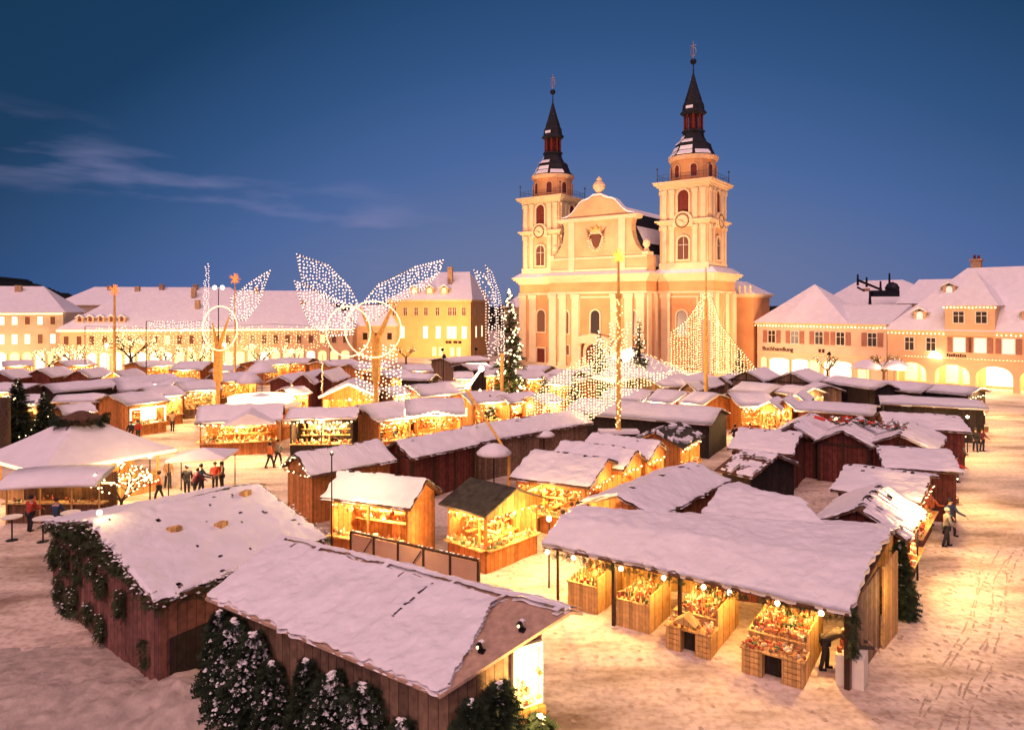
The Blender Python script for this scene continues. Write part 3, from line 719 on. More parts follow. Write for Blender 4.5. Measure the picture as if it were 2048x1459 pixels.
    ((-15.08, 64.55), (-15.71, 70.50), (-17.76, 64.26), (-18.40, 70.21), 3.9, 2.7, {'w': 'orange', 'o': '0', 'lit': 2, 'endgarl': 1, 'num': 1},
     'stall with a broad white glowing gable below the tallest winged light angel'),
    ((-22.57, 75.22), (-22.30, 81.29), (-21.27, 75.17), (-21.00, 81.23), 3.8, 2.7, {'w': 'red', 'o': '', 'lit': 0, 'num': 1},
     'left peak of the tall dark red double gabled hut'),
    ((-21.05, 76.95), (-20.54, 83.43), (-19.65, 76.84), (-19.14, 83.32), 3.8, 2.7, {'w': 'red', 'o': '', 'lit': 0, 'num': 1},
     'right peak of the tall dark red double gabled hut, with long side wall'),
    ((-25.55, 77.10), (-24.67, 81.85), (-25.94, 76.95), (-23.89, 78.51), 3.4, 2.7, {'w': 'red', 'o': 'f'},
     'small pink roofed hut just left of the dark red double gable'),
    ((-44.94, 95.05), (-41.01, 95.05), (-39.44, 87.37), (-37.76, 88.70), 3.6, 2.7, {'w': 'orange', 'o': 'f'},
     'pink snowy roofed lit hut left of the upright light bar'),
    ((-38.70, 92.14), (-35.93, 92.14), (-38.22, 90.08), (-34.62, 90.08), 3.3, 2.7, {'w': 'orange', 'o': 'f'},
     'small lavender roofed lit hut right of the upright light bar'),
    ((-37.00, 99.81), (-34.95, 103.65), (-37.11, 97.65), (-33.41, 97.65), 3.3, 2.7, {'w': 'orange', 'o': 'f'},
     'small hut with a glowing eave behind the round white pavilion'),
    ((-35.03, 105.69), (-30.35, 105.69), (-34.38, 102.83), (-30.26, 102.83), 3.3, 2.7, {'w': 'orange', 'o': 'f', 'lit': 0.7},
     'far lavender roofed hut under the left wing of the tall angel'),
    ((-27.38, 99.81), (-23.99, 103.65), (-27.34, 97.65), (-22.98, 99.32), 3.3, 2.7, {'w': 'orange', 'o': 'f', 'lit': 0.7},
     'far hut below the ring halos of the tall angel'),
    ((-36.93, 75.92), (-34.14, 75.38), (-36.18, 72.15), (-32.30, 73.04), 3.3, 2.6, {'w': 'dark', 'o': 'f', 'lit': 0.7},
     'dark eaved hut with blue toned snow behind the left lit stall row'),
    ((-34.63, 60.45), (-32.75, 63.33), (-34.50, 56.96), (-31.94, 58.69), 3.4, 2.7, {'w': 'orange', 'o': 'f', 'lit': 1, 'mint': 1},
     'stall with a mint green glowing front left of the square'),
    ((-34.62, 65.68), (-32.82, 67.77), (-33.29, 63.85), (-31.42, 65.65), 3.4, 2.7, {'w': 'orange', 'o': 'f', 'lit': 1.6, 'garl': 1},
     'bright corner stall with white light garland right of the mint green stall'),
    ((-33.85, 70.93), (-31.02, 72.88), (-32.62, 67.95), (-29.42, 69.58), 3.4, 2.7, {'w': 'brown', 'o': 'f', 'lit': 1.5, 'garl': 1},
     'lit stall with dark lower boards at the foot of the upright light bar'),
    ((-61.16, 83.12), (-60.80, 87.21), (-59.26, 82.96), (-58.91, 87.05), 3.4, 2.4, {'w': 'red', 'o': '', 'lit': 0, 'num': 1},
     'red gable hut cut off by the left picture edge in the far zigzag row'),
    ((-58.23, 85.81), (-57.71, 90.17), (-56.34, 85.58), (-55.82, 89.95), 3.4, 2.4, {'w': 'red', 'o': '', 'lit': 0, 'num': 1},
     'second red gable from the left edge in the far zigzag row'),
    ((-52.48, 84.44), (-51.68, 88.67), (-50.61, 84.09), (-49.81, 88.31), 3.4, 2.4, {'w': 'red', 'o': '', 'lit': 0, 'num': 1},
     'third red gable from the left edge in the far zigzag row'),
    ((-46.71, 81.85), (-46.28, 86.50), (-45.02, 81.69), (-44.59, 86.35), 3.4, 2.4, {'w': 'orange', 'o': '0', 'lit': 1, 'num': 1},
     'glowing gable hut at the foot of the golden star pole on the left'),
    ((-46.30, 70.00), (-42.35, 74.86), (-45.85, 69.17), (-40.58, 71.73), 3.3, 2.7, {'w': 'dark', 'o': '', 'lit': 0},
     'long low snowy hut with a dark back wall below the far zigzag row'),
    ((-40.06, 62.05), (-36.71, 62.76), (-39.79, 61.48), (-36.95, 62.47), 3.2, 2.7, {'w': 'brown', 'o': '', 'lit': 0},
     'narrow blue toned roof left of the mint green stall'),
    ((-42.52, 78.12), (-39.39, 78.12), (-42.72, 77.47), (-38.33, 76.45), 3.3, 2.7, {'w': 'red', 'o': '', 'lit': 0},
     'low snowy hut right of the golden star pole'),
    ((-39.40, 70.00), (-37.17, 71.87), (-39.94, 70.42), (-37.27, 71.29), 3.3, 2.7, {'w': 'brown', 'o': '', 'lit': 0},
     'snowy hut with a small dark dormer gable behind the mint green stall'),
    ((-51.87, 70.92), (-47.60, 70.00), (-50.09, 68.35), (-45.75, 67.56), 3.3, 2.7, {'w': 'brown', 'o': 'f', 'lit': 1.4},
     'stall with warm lit front at the left picture edge below the far zigzag'),
    ((-14.54, 92.93), (-11.11, 93.74), (-14.93, 90.08), (-10.55, 90.08), 3.3, 2.7, {'w': 'brown', 'o': 'f', 'lit': 0.6},
     'far lavender roofed hut below the yellow house'),
    ((-10.49, 105.69), (-5.42, 110.00), (-11.03, 101.59), (-4.50, 101.59), 3.3, 2.8, {'w': 'brown', 'o': '', 'lit': 0},
     'farthest snowy hut before the yellow house door'),
    ((-6.69, 94.56), (-3.85, 96.25), (-7.12, 91.50), (-3.14, 91.50), 3.3, 2.7, {'w': 'dark', 'o': '', 'lit': 0},
     'dark walled far hut left of the curved light wing'),
    ((-12.37, 81.67), (-8.96, 80.45), (-12.91, 80.69), (-8.92, 79.05), 3.3, 2.7, {'w': 'dark', 'o': '', 'lit': 0},
     'far hut with dark front and broad lavender roof right of the golden forked post'),
    ((-9.78, 67.77), (-6.55, 70.00), (-8.73, 65.70), (-5.95, 67.20), 3.4, 2.6, {'w': 'red', 'o': 'f', 'lit': 0.8},
     'maroon gabled hut with pink roof above the garland outlined stall'),
    ((-6.66, 81.85), (-4.68, 81.85), (-7.13, 81.83), (-4.41, 81.26), 3.4, 2.7, {'w': 'orange', 'o': 'f', 'lit': 1.4},
     'orange walled hut with a bright lamp left of the slanted pole top'),
    ((-3.23, 86.94), (-1.49, 86.94), (-4.00, 84.82), (-1.19, 83.00), 3.3, 2.7, {'w': 'orange', 'o': 'f', 'lit': 1.4},
     'small pink roofed lit hut at the foot of the curved light wing'),
    ((-0.95, 82.92), (3.15, 84.88), (-1.15, 76.36), (3.09, 77.37), 3.3, 2.6, {'w': 'orange', 'o': 'f', 'lit': 1.4},
     'lit hut with rounded pink roof below the tall lit fir'),
    ((2.39, 92.93), (4.96, 91.36), (1.82, 90.78), (4.85, 89.38), 3.3, 2.7, {'w': 'brown', 'o': '', 'lit': 0},
     'snowy hut before the church left corner'),
    ((5.65, 86.94), (8.18, 84.22), (5.05, 84.20), (7.95, 81.83), 3.3, 2.7, {'w': 'red', 'o': '', 'lit': 0},
     'snowy hut sprinkled with bulbs left of the tent'),
    ((-4.43, 62.67), (-1.10, 64.17), (-4.54, 59.90), (-0.79, 61.16), 3.3, 2.7, {'w': 'orange', 'o': 'f', 'lit': 1.8},
     'very bright low stall under the top of the slanted pole'),
    ((23.92, 71.87), (26.46, 69.10), (22.53, 69.18), (25.39, 66.82), 3.3, 2.6, {'w': 'brown', 'o': '', 'lit': 0},
     'snowy hut below the left big brown gable'),
    ((27.20, 69.10), (28.57, 66.54), (25.87, 67.56), (27.54, 64.92), 3.3, 2.7, {'w': 'brown', 'o': '1'},
     'snowy hut below the right big brown gable'),
    ((16.75, 75.38), (18.20, 75.38), (15.63, 74.43), (17.11, 73.04), 3.3, 2.6, {'w': 'brown', 'o': '', 'lit': 0},
     'snowy hut just right of the tent'),
    ((-42.71, 74.93), (-38.91, 79.40), (-41.09, 71.73), (-36.56, 75.95), 3.4, 2.7, {'w': 'brown', 'o': 'f', 'lit': 1.2},
     'broad lavender roofed stall row behind the mint green stall'),
    ((14.36, 75.00), (21.48, 79.55), (12.10, 70.00), (19.90, 74.49), 3.5, 2.7, {'w': 'brown', 'o': '', 'lit': 0},
     'big lavender roofed hut between the snowy tent and the tiny zigzag huts'),
    ((-16.36, 84.22), (-13.91, 86.94), (-16.37, 81.26), (-12.92, 83.00), 3.3, 2.7, {'w': 'orange', 'o': 'f', 'lit': 1.6},
     'small bright stall right at the foot of the tallest angel'),
    ((-33.80, 79.40), (-30.63, 81.85), (-33.20, 77.47), (-29.25, 79.05), 3.4, 2.7, {'w': 'orange', 'o': 'f', 'lit': 1.4},
     'pink roofed bright stall behind the round white pavilion, left side'),
    ((4.80, 78.12), (8.03, 75.92), (3.99, 73.54), (7.29, 70.85), 3.3, 2.7, {'w': 'orange', 'o': 'f', 'lit': 1.5},
     'lit stall under bulbs between the tall lit fir and the tent'),
    ((-72.44, 99.81), (-69.88, 101.70), (-70.83, 96.83), (-66.96, 97.65), 3.3, 2.7, {'w': 'orange', 'o': 'f', 'lit': 1.2},
     'far lit hut behind the leftmost red gables'),
    ((-64.45, 99.81), (-62.19, 102.67), (-63.61, 97.65), (-60.39, 100.17), 3.3, 2.7, {'w': 'orange', 'o': 'f', 'lit': 1.2},
     'far lit hut behind the third red gable'),
    ((-52.78, 98.00), (-50.41, 101.70), (-51.70, 95.25), (-48.13, 97.65), 3.3, 2.7, {'w': 'orange', 'o': 'f', 'lit': 1.2},
     'far lit hut right of the orange star post'),
    ((-21.88, 94.56), (-18.48, 98.00), (-21.87, 92.22), (-17.54, 94.47), 3.3, 2.7, {'w': 'orange', 'o': 'f', 'lit': 1.2},
     'far lit hut behind the forked post of the tallest angel'),
    ((-2.73, 98.00), (0.42, 98.00), (-3.13, 95.25), (0.40, 94.47), 3.3, 2.7, {'w': 'brown', 'o': 'f', 'lit': 1},
     'far hut before the church left corner, beside the tall lit fir'),
    ((-8.20, 70.00), (-5.48, 72.35), (-8.45, 68.76), (-5.10, 70.00), 3.3, 2.7, {'w': 'brown', 'o': 'f', 'lit': 1.4},
     'lit hut behind the garland outlined stall, right side'),
    ((-1.06, 62.05), (1.65, 64.24), (-1.21, 60.62), (1.78, 62.22), 3.2, 2.6, {'w': 'orange', 'o': 'f', 'lit': 1.6},
     'bright stall behind the narrow dark fir and slanted pole'),
    ((-42.87, 59.78), (-40.82, 60.80), (-43.83, 60.52), (-41.10, 61.48), 3.4, 2.7, {'w': 'brown', 'o': 'f', 'lit': 1.3},
     'lit hut half hidden by the dark conifers at the left edge'),
    ((-35.69, 55.15), (-34.37, 56.88), (-35.80, 54.95), (-34.00, 56.54), 3.2, 2.6, {'w': 'orange', 'o': 'f', 'lit': 1.3},
     'warm lit hut directly left of the mint green stall'),
    ((-22.05, 67.41), (-20.64, 69.11), (-22.15, 66.82), (-20.12, 68.37), 3.2, 2.6, {'w': 'orange', 'o': 'f', 'lit': 1.3},
     'low lit hut right of the round white pavilion'),
    ((-12.23, 67.41), (-10.47, 69.11), (-12.50, 66.82), (-10.16, 68.37), 3.2, 2.6, {'w': 'brown', 'o': 'f', 'lit': 1.5},
     'small lit hut between the glowing gable stall and the maroon gabled hut'),
    ((1.67, 61.35), (3.54, 63.49), (1.40, 61.25), (3.57, 62.55), 3.2, 2.6, {'w': 'orange', 'o': 'f', 'lit': 1.4},
     'lit hut hidden behind the two bulb covered firs'),
    ((31.05, 71.39), (31.15, 69.10), (29.54, 69.17), (29.76, 66.02), 3.3, 2.7, {'w': 'brown', 'o': '', 'lit': 0},
     'small pale hut left of the tall black hut'),
]
BUILT = {}
for i, h in enumerate(HUTS): BUILT[i] = hut(*h)
# ================================================================ church
CH = thing('church', 'large floodlit baroque church with twin dark spires and curved gable', 'church', (18.4, 121, 0), R(-36.3))
T0 = fr(0, 0, 0)                       # a = local x, d = toward the square (-y)
def frs(x, y, ang): return fr(x, y, ang)
def cornice_box(m, x0, y0, x1, y1, z, steps):
    """stacked projecting mouldings: steps = (projection, height)"""
    for p, h in steps: m.box(x0 - p, y0 - p, z, x1 + p, y1 + p, z + h - .003); z += h
# lower storey of the body
m = MB(); m.box(-18.2, -3.9, 0, -9.2, 6, 16.2); m.box(9.2, -3.9, 0, 18.2, 6, 16.2); m.box(-9.0, -8, 0, 9.0, 6.2, 16.2); m.box(-12, 6.25, 0, 12, 27, 15.6)
m.box(12.05, 8, 0, 20.6, 17, 13.2)
m.build('wall', OCHRE, CH)
m = MB()
for bx in ((-18.2, -3.9, -9.2, 6), (9.2, -3.9, 18.2, 6), (-9, -8, 9, 6.1)):
    cornice_box(m, bx[0], bx[1], bx[2], bx[3], 13.2, ((.16, .35),))
    cornice_box(m, bx[0] + .002, bx[1] + .002, bx[2] - .002, bx[3] - .002, 15.1, ((.2, .35), (.5, .35), (.85, .3), (1.05, .22)))
    m.box(bx[0] - .22, bx[1] - .22, 0, bx[2] + .22, bx[3] + .1, 1.1)
cornice_box(m, 12.1, 8, 20.6, 17, 12.6, ((.3, .3), (.6, .3)))
m.build('cornice', TRIM, CH)
m = MB()   # pilasters
def pil(x0, x1, y, z0=1.1, z1=13.2, d=.35):
    m.box(x0, y - d, z0, x1, y + .01, z1); m.box(x0 - .14, y - d - .14, z1 - .75, x1 + .14, y + .012, z1 - .02); m.box(x0 - .12, y - d - .12, z0 + .004, x1 + .12, y + .013, z0 + .6)
for a in (-18.1, -15.9, -11.3): pil(a, a + 1.5, -3.9)
for a in (9.8, 16.6): pil(a, a + 1.5, -3.9)
for a in (-8.9, -6.9, -4.4, 2.9, 5.4, 7.4): pil(a, a + 1.4, -8)
for y in (-3.7, .8, 4.3): m.box(18.19, y, 1.1, 18.55, y + 1.5, 13.2)
for y in (-7.8, -5.2): m.box(8.99, y, 1.1, 9.3, y + 1.3, 13.2)
m.build('pilaster', TRIM, CH)
m = MB()   # recessed panel outlines between pilasters
for a, wd, y in ((13.2, 5.4, -3.9), (0, 6.4, -8)):
    f = fr(0, y, 0); m.ring(f, rect(a, 1.6, wd, 11.2), rect(a, 1.9, wd - .6, 10.6), .0, .14)
m.build('panel_moulding', TRIM, CH)
fF = fr(0, -8, 0); fS = fr(0, -3.9, 0); fR = fr(18.2, 0, R(90)); fRc = fr(9.0, 0, R(90))
for T, a in ((fS, -13.4), (fF, -5.9), (fF, 0), (fF, 6.7), (fS, 13.2), (fR, 1.2)):
    window(CH, T, arch(a, 6.6, 1.7, 3.9), GLASSB if a != 0 else GLASS, TRIM, .22, .2)
for T, a in ((fS, -13.4), (fF, 6.7), (fS, 13.2)):
    pass
for a in (-5.9, 6.7): window(CH, fF, rect(a, 3.0, 1.8, 1.6), GLASSB, TRIM, .15, .15)
f = window(CH, fS, rect(-13.4, 0, 1.7, 3.6), REDWD, TRIM, .25, .25, name='door')
f = window(CH, fF, flat_arch(0, 0, 3.2, 5.0, 1.3), REDWD, TRIM, .5, .4, name='door')
m = MB()
for s_ in (-1, 1): m.lathe((s_ * 2.6, -8.7, 0), [(.42, 0), (.42, .4), (.34, .5), (.28, 4.6), (.42, 4.8), (.42, 5.1)], 12)
m.box(-3.4, -9.3, 5.102, 3.4, -8.0, 5.6); m.prism(fr(0, -8.2, 0), [(-3.5, 5.602), (3.5, 5.602), (2.2, 6.3), (0, 6.75), (-2.2, 6.3)], 0, 1.0); m.build('portal', TRIM, CH)
# snow along the lower cornice (a sloped skirt)
def skirt(m, x0, y0, x1, y1, z, p, q, h):
    o_ = [(x0 - p, y0 - p, z), (x1 + p, y0 - p, z), (x1 + p, y1 + p, z), (x0 - p, y1 + p, z)]
    i_ = [(x0 - q, y0 - q, z + h), (x1 + q, y0 - q, z + h), (x1 + q, y1 + q, z + h), (x0 - q, y1 + q, z + h)]
    m.add(o_ + i_, [(0, 1, 5, 4), (1, 2, 6, 5), (2, 3, 7, 6), (3, 0, 4, 7), (4, 5, 6, 7), (3, 2, 1, 0)])
m = MB()
skirt(m, -18.2, -3.9, -9.2, 6, 16.325, 1.0, -.3, 1.0); skirt(m, 9.2, -3.9, 18.2, 6, 16.33, 1.0, -.3, 1.0); skirt(m, -9, -8, 9, -5, 16.335, 1.0, -.6, .7)
skirt(m, 12.1, 8, 20.6, 17, 13.21, .5, -3, 2.2)
m.build('cornice_snow', SNOW, CH)
# nave roof
m = MB(); m.prism(fr(0, 27, 0), [(-8.9, 16.9), (8.9, 16.9), (8.2, 19.6), (6.0, 24.0), (4.6, 26.3), (0, 28.4), (-4.6, 26.3), (-6.0, 24.0), (-8.2, 19.6)], 0, 33.0); nr = m.build('nave_roof', SLATE, CH)
m = MB()
for s_ in (-1, 1):
    for (xa, za, xb, zb) in ((8.75, 17.4, 8.3, 19.4), (7.5, 21.2, 6.1, 24.0), (4.5, 26.4, .3, 28.4)):
        m.add([(s_ * xa, -5.5, za + .13), (s_ * xb, -5.5, zb + .13), (s_ * xb, 26, zb + .13), (s_ * xa, 26, za + .13)], [(0, 1, 2, 3)])
m.build('snow', SNOW, nr)
# curved gable
half = [(0, 16.5), (9.0, 16.5), (9.0, 19.3), (8.7, 19.6), (8.0, 19.9), (7.2, 20.7), (6.6, 21.9), (6.3, 23.2), (6.25, 24.3), (6.5, 25.2)]
pol = half[1:] + [(-x, z) for x, z in reversed(half[1:])]
m = MB(); m.prism(fr(0, -6.0, 0), pol, 0, 1.6); m.box(-9, -5.99, 16.5, 9, -4.4, 19.2); g = m.build('gable', CREAM, CH)
m = MB(); m.prism(fr(0, -6.0, 0), [(-7.3, 25.202), (7.3, 25.202), (7.5, 25.8), (-7.5, 25.8)], -.1, 2.0)
m.box(-9.3, -7.85, 19.3, -8.2, -6.0, 19.75); m.box(8.2, -7.85, 19.3, 9.3, -6.0, 19.75)
for s_ in (-1, 1): m.prism(fr(0, -7.6, 0), rect(s_ * 4.7, 16.51, 1.2, 8.68), 0, .3)
m.prism(fr(0, -7.6, 0), rect(0, 16.9, 18, .4), .001, .2); m.prism(fr(0, -7.6, 0), rect(0, 18.9, 18, .35), .001, .22); m.build('moulding', TRIM, g)
bell = [(7.0, 25.81), (5.8, 26.05), (4.9, 26.6), (4.1, 27.4), (3.5, 28.1), (2.9, 28.5), (1.6, 28.8), (.8, 29.3)]
m = MB(); m.prism(fr(0, -6.1, 0), bell + [(-x, z) for x, z in reversed(bell)], 0, 1.4); m.build('pediment', CREAM, g)
m = MB()
bb = bell + [(-x, z) for x, z in reversed(bell)]
for p, q in zip(bb, bb[1:]): m.add([(p[0], -7.6, p[1] + .004), (q[0], -7.6, q[1] + .004), (q[0], -6.0, q[1] + .004), (p[0], -6.0, p[1] + .004), (p[0] * .98, -7.6, p[1] + .3), (q[0] * .98, -7.6, q[1] + .3), (q[0] * .98, -6.0, q[1] + .3), (p[0] * .98, -6.0, p[1] + .3)],
        [(0, 1, 5, 4), (4, 5, 6, 7), (2, 3, 7, 6), (1, 2, 6, 5), (0, 4, 7, 3)])
m.build('snow', SNOW, g)
m = MB(); m.lathe((0, -6.8, 29.3), [(.7, 0), (.7, .3), (.35, .45), (.5, .7), (1.0, 1.3), (1.05, 1.8), (.7, 2.3), (.35, 2.5), (.5, 2.75), (.2, 3.1), (.02, 3.3)], 12); m.build('urn', TRIM, g)
# coat of arms relief
m = MB(); rnd.seed(3)
m.mat(TRIM); m.prism(fr(0, -7.6, 0), [(1.5 * math.cos(t) , 21.9 + 1.9 * math.sin(t)) for t in [i * math.pi / 8 for i in range(16)]], 0, .18)
m.mat(GLASSB); m.prism(fr(0, -7.6, 0), [(-.8, 22.9), (.8, 22.9), (.85, 21.9), (.5, 21.0), (0, 20.6), (-.5, 21.0), (-.85, 21.9)][::-1], .181, .34)
m.mat(GOLDW); m.prism(fr(0, -7.6, 0), [(-.8, 23.3), (.8, 23.3), (1.0, 24.1), (.5, 23.7), (0, 24.4), (-.5, 23.7), (-1.0, 24.1)], .181, .4)
m.mat(TRIM)
for i in range(20):
    t = i * .314; m.ball((1.35 * math.cos(t), -7.95, 21.9 + 1.6 * math.sin(t)), rnd.uniform(.14, .3), 6, 4)
m.mat(REDWD)
for s_ in (-1, 1):
    for i in range(5): m.tube((s_ * .9, -7.95, 22.3 + i * .12), (s_ * (1.5 + .1 * i), -7.95, 22.2 + i * .45), .09, .03, 5)
m.build('coat_of_arms', None, g)
# right volute back pieces
m = MB(); m.lathe((8.5, -6.8, 19.76), [(.45, 0), (.45, .4), (.25, .6), (.6, 1.1), (.5, 1.7), (.1, 2.0)], 10); m.lathe((-8.5, -6.8, 19.76), [(.45, 0), (.45, .4), (.25, .6), (.6, 1.1), (.5, 1.7), (.1, 2.0)], 10)
m.build('vase', TRIM, g)
# towers
def tower(cx):
    s_ = 3.95
    m = MB(); m.box(cx - s_, -s_, 16.6, cx + s_, s_, 30.3); tw = m.build('tower', CREAM, CH)
    m = MB()
    B = (cx - s_, -s_, cx + s_, s_)
    cornice_box(m, *B, 23.9, ((.12, .3), (.4, .25), (.7, .25)))
    cornice_box(m, *B, 29.6, ((.15, .4), (.45, .3), (.8, .3), (.95, .2)))
    m.box(cx - s_ - .15, -s_ - .15, 16.6, cx + s_ + .15, s_ + .15, 18.0)
    m.build('cornice', TRIM, tw)
    m = MB()
    for k in range(4):
        T = fr(cx + s_ * (1 if k == 1 else -1 if k == 3 else 0), s_ * (-1 if k == 0 else 1 if k == 2 else 0), R(90) * k)
        for a in (-3.2, -1.9, 1.9, 3.2):
            for z0, z1 in ((18.01, 23.85), (24.72, 29.55)):
                m.prism(T, rect(a, z0, .8, z1 - z0), -.01, .22); m.prism(T, rect(a, z1 - .6, 1.0, .56), -.01, .34)
        m.prism(T, flat_arch(0, 23.6, 3.3, 2.4, 1.6), .0, .55)      # arched clock cornice
    m.build('pilaster', TRIM, tw)
    for k in range(4):
        T = fr(cx + s_ * (1 if k == 1 else -1 if k == 3 else 0), s_ * (-1 if k == 0 else 1 if k == 2 else 0), R(90) * k)
        if k == 2: continue
        window(tw, T, arch(0, 25.9, 1.8, 3.5), REDWD, TRIM, .25, .3)
        window(tw, T, arch(0, 18.5, 1.8, 3.6), GLASS if k else GLASSB, TRIM, .25, .3, bars=True)
        if k in (0, 1):
            m = MB(); cir = [(1.15 * math.cos(t), 24.5 + 1.15 * math.sin(t)) for t in [i * math.pi / 12 for i in range(24)]]
            m.mat(TRIM); m.prism(T, cir, .551, .66); cf_ = m
            m.mat(REDWD); m.ring(T, cir, [(a * .84, 24.5 + (z - 24.5) * .84) for a, z in cir], .661, .7)
            m.mat(GOLD)
            for h in range(12):
                t = h * math.pi / 6; m.prism(T, [(math.sin(t + e) * r_, 24.5 + math.cos(t + e) * r_) for e, r_ in ((-.06, .84), (.06, .84), (.05, 1.08), (-.05, 1.08))][::-1], .70, .73)
            for t, l, wd in ((R(130), .62, .09), (R(285), .88, .06)):
                cx_, sx_ = math.sin(t), math.cos(t); m.prism(T, [(-wd * sx_, 24.5 + wd * cx_), (cx_ * l, 24.5 + sx_ * l), (wd * sx_, 24.5 - wd * cx_)][::-1], .735, .77)
            m.build('clock_face', None, tw)
    # drum
    rot = math.pi / 8; c = (cx, 0, 0)
    m = MB(); m.lathe(c, [(3.55, 30.85), (3.55, 34.3)], 16, rot=rot); m.build('drum', OCHRE, tw)
    m = MB(); m.lathe(c, [(3.56, 34.3), (3.75, 34.35), (3.95, 34.7), (3.95, 34.95)], 24); m.build('drum_cornice', SALM, tw)
    for k in range(8):
        t = R(22.5) + k * math.pi / 4 - math.pi / 2
        T = fr(cx + 3.55 * math.cos(t), 3.55 * math.sin(t), t + math.pi / 2)
        window(tw, T, arch(0, 31.5, .95, 2.0), REDWD, SALM, .12, .12)
    # railing
    m = MB(); e = s_ + .35
    for z in (31.5, 32.0):
        m.path([(cx - e, -e, z), (cx + e, -e, z), (cx + e, e, z), (cx - e, e, z)], .028, 4, True)
    for i in range(10):
        q = -e + 2 * e * i / 9
        for p in ((cx + q, -e), (cx + q, e), (cx - e, q), (cx + e, q)): m.tube((*p, 31.05), (*p, 32.05), .022, .022, 4)
    for sx_ in (-1, 1):
        for sy_ in (-1, 1): m.tube((cx + sx_ * e, sy_ * e, 31.05), (cx + sx_ * e, sy_ * e, 32.9), .08, .05, 6); m.ball((cx + sx_ * e, sy_ * e, 33.0), .18, 8, 5)
    m.build('railing', IRON, tw)
    # dark helmet, lantern and spire
    m = MB(); m.lathe(c, [(3.95, 34.96), (3.3, 35.6), (2.95, 36.4), (2.75, 37.0), (2.8, 37.1), (2.1, 37.6), (1.75, 38.3), (1.6, 39.0), (1.85, 39.1), (1.85, 39.35), (1.3, 39.4)], 8, rot=rot); m.build('helmet', SLATE, tw)
    m = MB()
    for k in range(8):
        t = k * math.pi / 4 + rot; m.tube((cx + 1.35 * math.cos(t), 1.35 * math.sin(t), 39.3), (cx + 1.35 * math.cos(t), 1.35 * math.sin(t), 42.0), .22, .2, 6)
    m.lathe(c, [(.75, 39.3), (.75, 42)], 8); m.build('lantern', REDWD, tw)
    m = MB(); m.lathe(c, [(1.45, 41.9), (2.05, 42.1), (2.1, 42.3), (1.75, 42.7), (1.65, 43.6), (1.3, 44.3), (1.35, 44.4), (.95, 45.6), (.5, 47.2), (.12, 48.7), (.06, 50.3)], 8, rot=rot); m.build('spire', SLATE, tw)
    m = MB(); m.ball((cx, 0, 50.6), .5, 12, 8); m.build('spire_ball', METAL, tw)
    m = MB(); m.tube((cx, 0, 50.9), (cx, 0, 53.2), .05, .04, 5); m.path([(cx + .45 * math.cos(t), 0, 52.2 + .75 * math.sin(t)) for t in [i * math.pi / 6 for i in range(12)]], .05, 5, True)
    m.path([(cx - .5, 0, 53.2), (cx + .5, 0, 53.2)], .05, 5); m.tube((cx, 0, 53.2), (cx, 0, 53.9), .05, .04, 5); m.build('weather_vane', GOLD, tw)
    m = MB()     # snow lying on the west facing helmet faces
    for (r0, z0, r1, z1, ks) in ((3.85, 35.12, 3.3, 35.72, (3, 4, 5, 6)), (3.25, 35.95, 2.98, 36.5, (4, 5)), (2.75, 37.2, 2.2, 37.66, (4, 5)), (2.0, 37.95, 1.8, 38.35, (4,)), (1.75, 42.75, 1.7, 43.1, (5,))):
        for k in ks:
            a0 = rot + k * math.pi / 4 + .06; a1 = a0 + math.pi / 4 - .12
            P4 = [(cx + r * math.cos(a) * 1.02, r * math.sin(a) * 1.02, z) for r, z in ((r0, z0), (r1, z1)) for a in (a0, a1)]
            m.add(P4 + [(x, y, z + .12) for x, y, z in P4], [(0, 1, 5, 4), (4, 5, 7, 6), (2, 6, 7, 3), (0, 4, 6, 2), (1, 3, 7, 5)])
    m.build('snow', SNOW, tw)
tower(-13.5); tower(13.5)
m = MB()
for i in range(7): m.lathe((14.8 + i * .9, 7.7, 13.3), [(.1, 0), (.22, .3), (.1, .8), (.2, 1.1), (.02, 1.4)], 6)
m.build('baluster', TRIM, CH)
# floodlights of the church standing on the roofs before it
def floodlight(loc, to, e, c, size, label):
    t = thing('floodlight', label, 'floodlight', loc)
    m = MB(); m.tube((0, 0, -loc[2]), (0, 0, 0), .06, .05, 6); m.build('stand', METAL, t)
    d = (Vector(to) - Vector(loc)).normalized()
    m = MB(); m.tube(-d * .15, d * .2, .15, .32, 10); m.build('lamp_housing', METAL, t)
    s_ = spot(tuple(Vector(loc) + d * .45), to, e, c, size)
OR = (1, .46, .13)
floodlight((-9, 92, 4.5), (14, 116, 14), 50000, (1, .69, .44), 75, 'floodlight on a pole aimed at the church front, left one')
floodlight((13, 84, 4.5), (22, 113, 16), 42000, (1, .67, .43), 75, 'floodlight on a pole aimed at the church front, middle one')
floodlight((44, 97, 4.5), (32, 112, 18), 22000, (1, .58, .32), 80, 'floodlight on a pole aimed at the right church tower')
floodlight((-6, 116, 4.0), (6.0, 128, 27), 24000, (1, .76, .42), 55, 'floodlight aimed steeply at the left church tower')

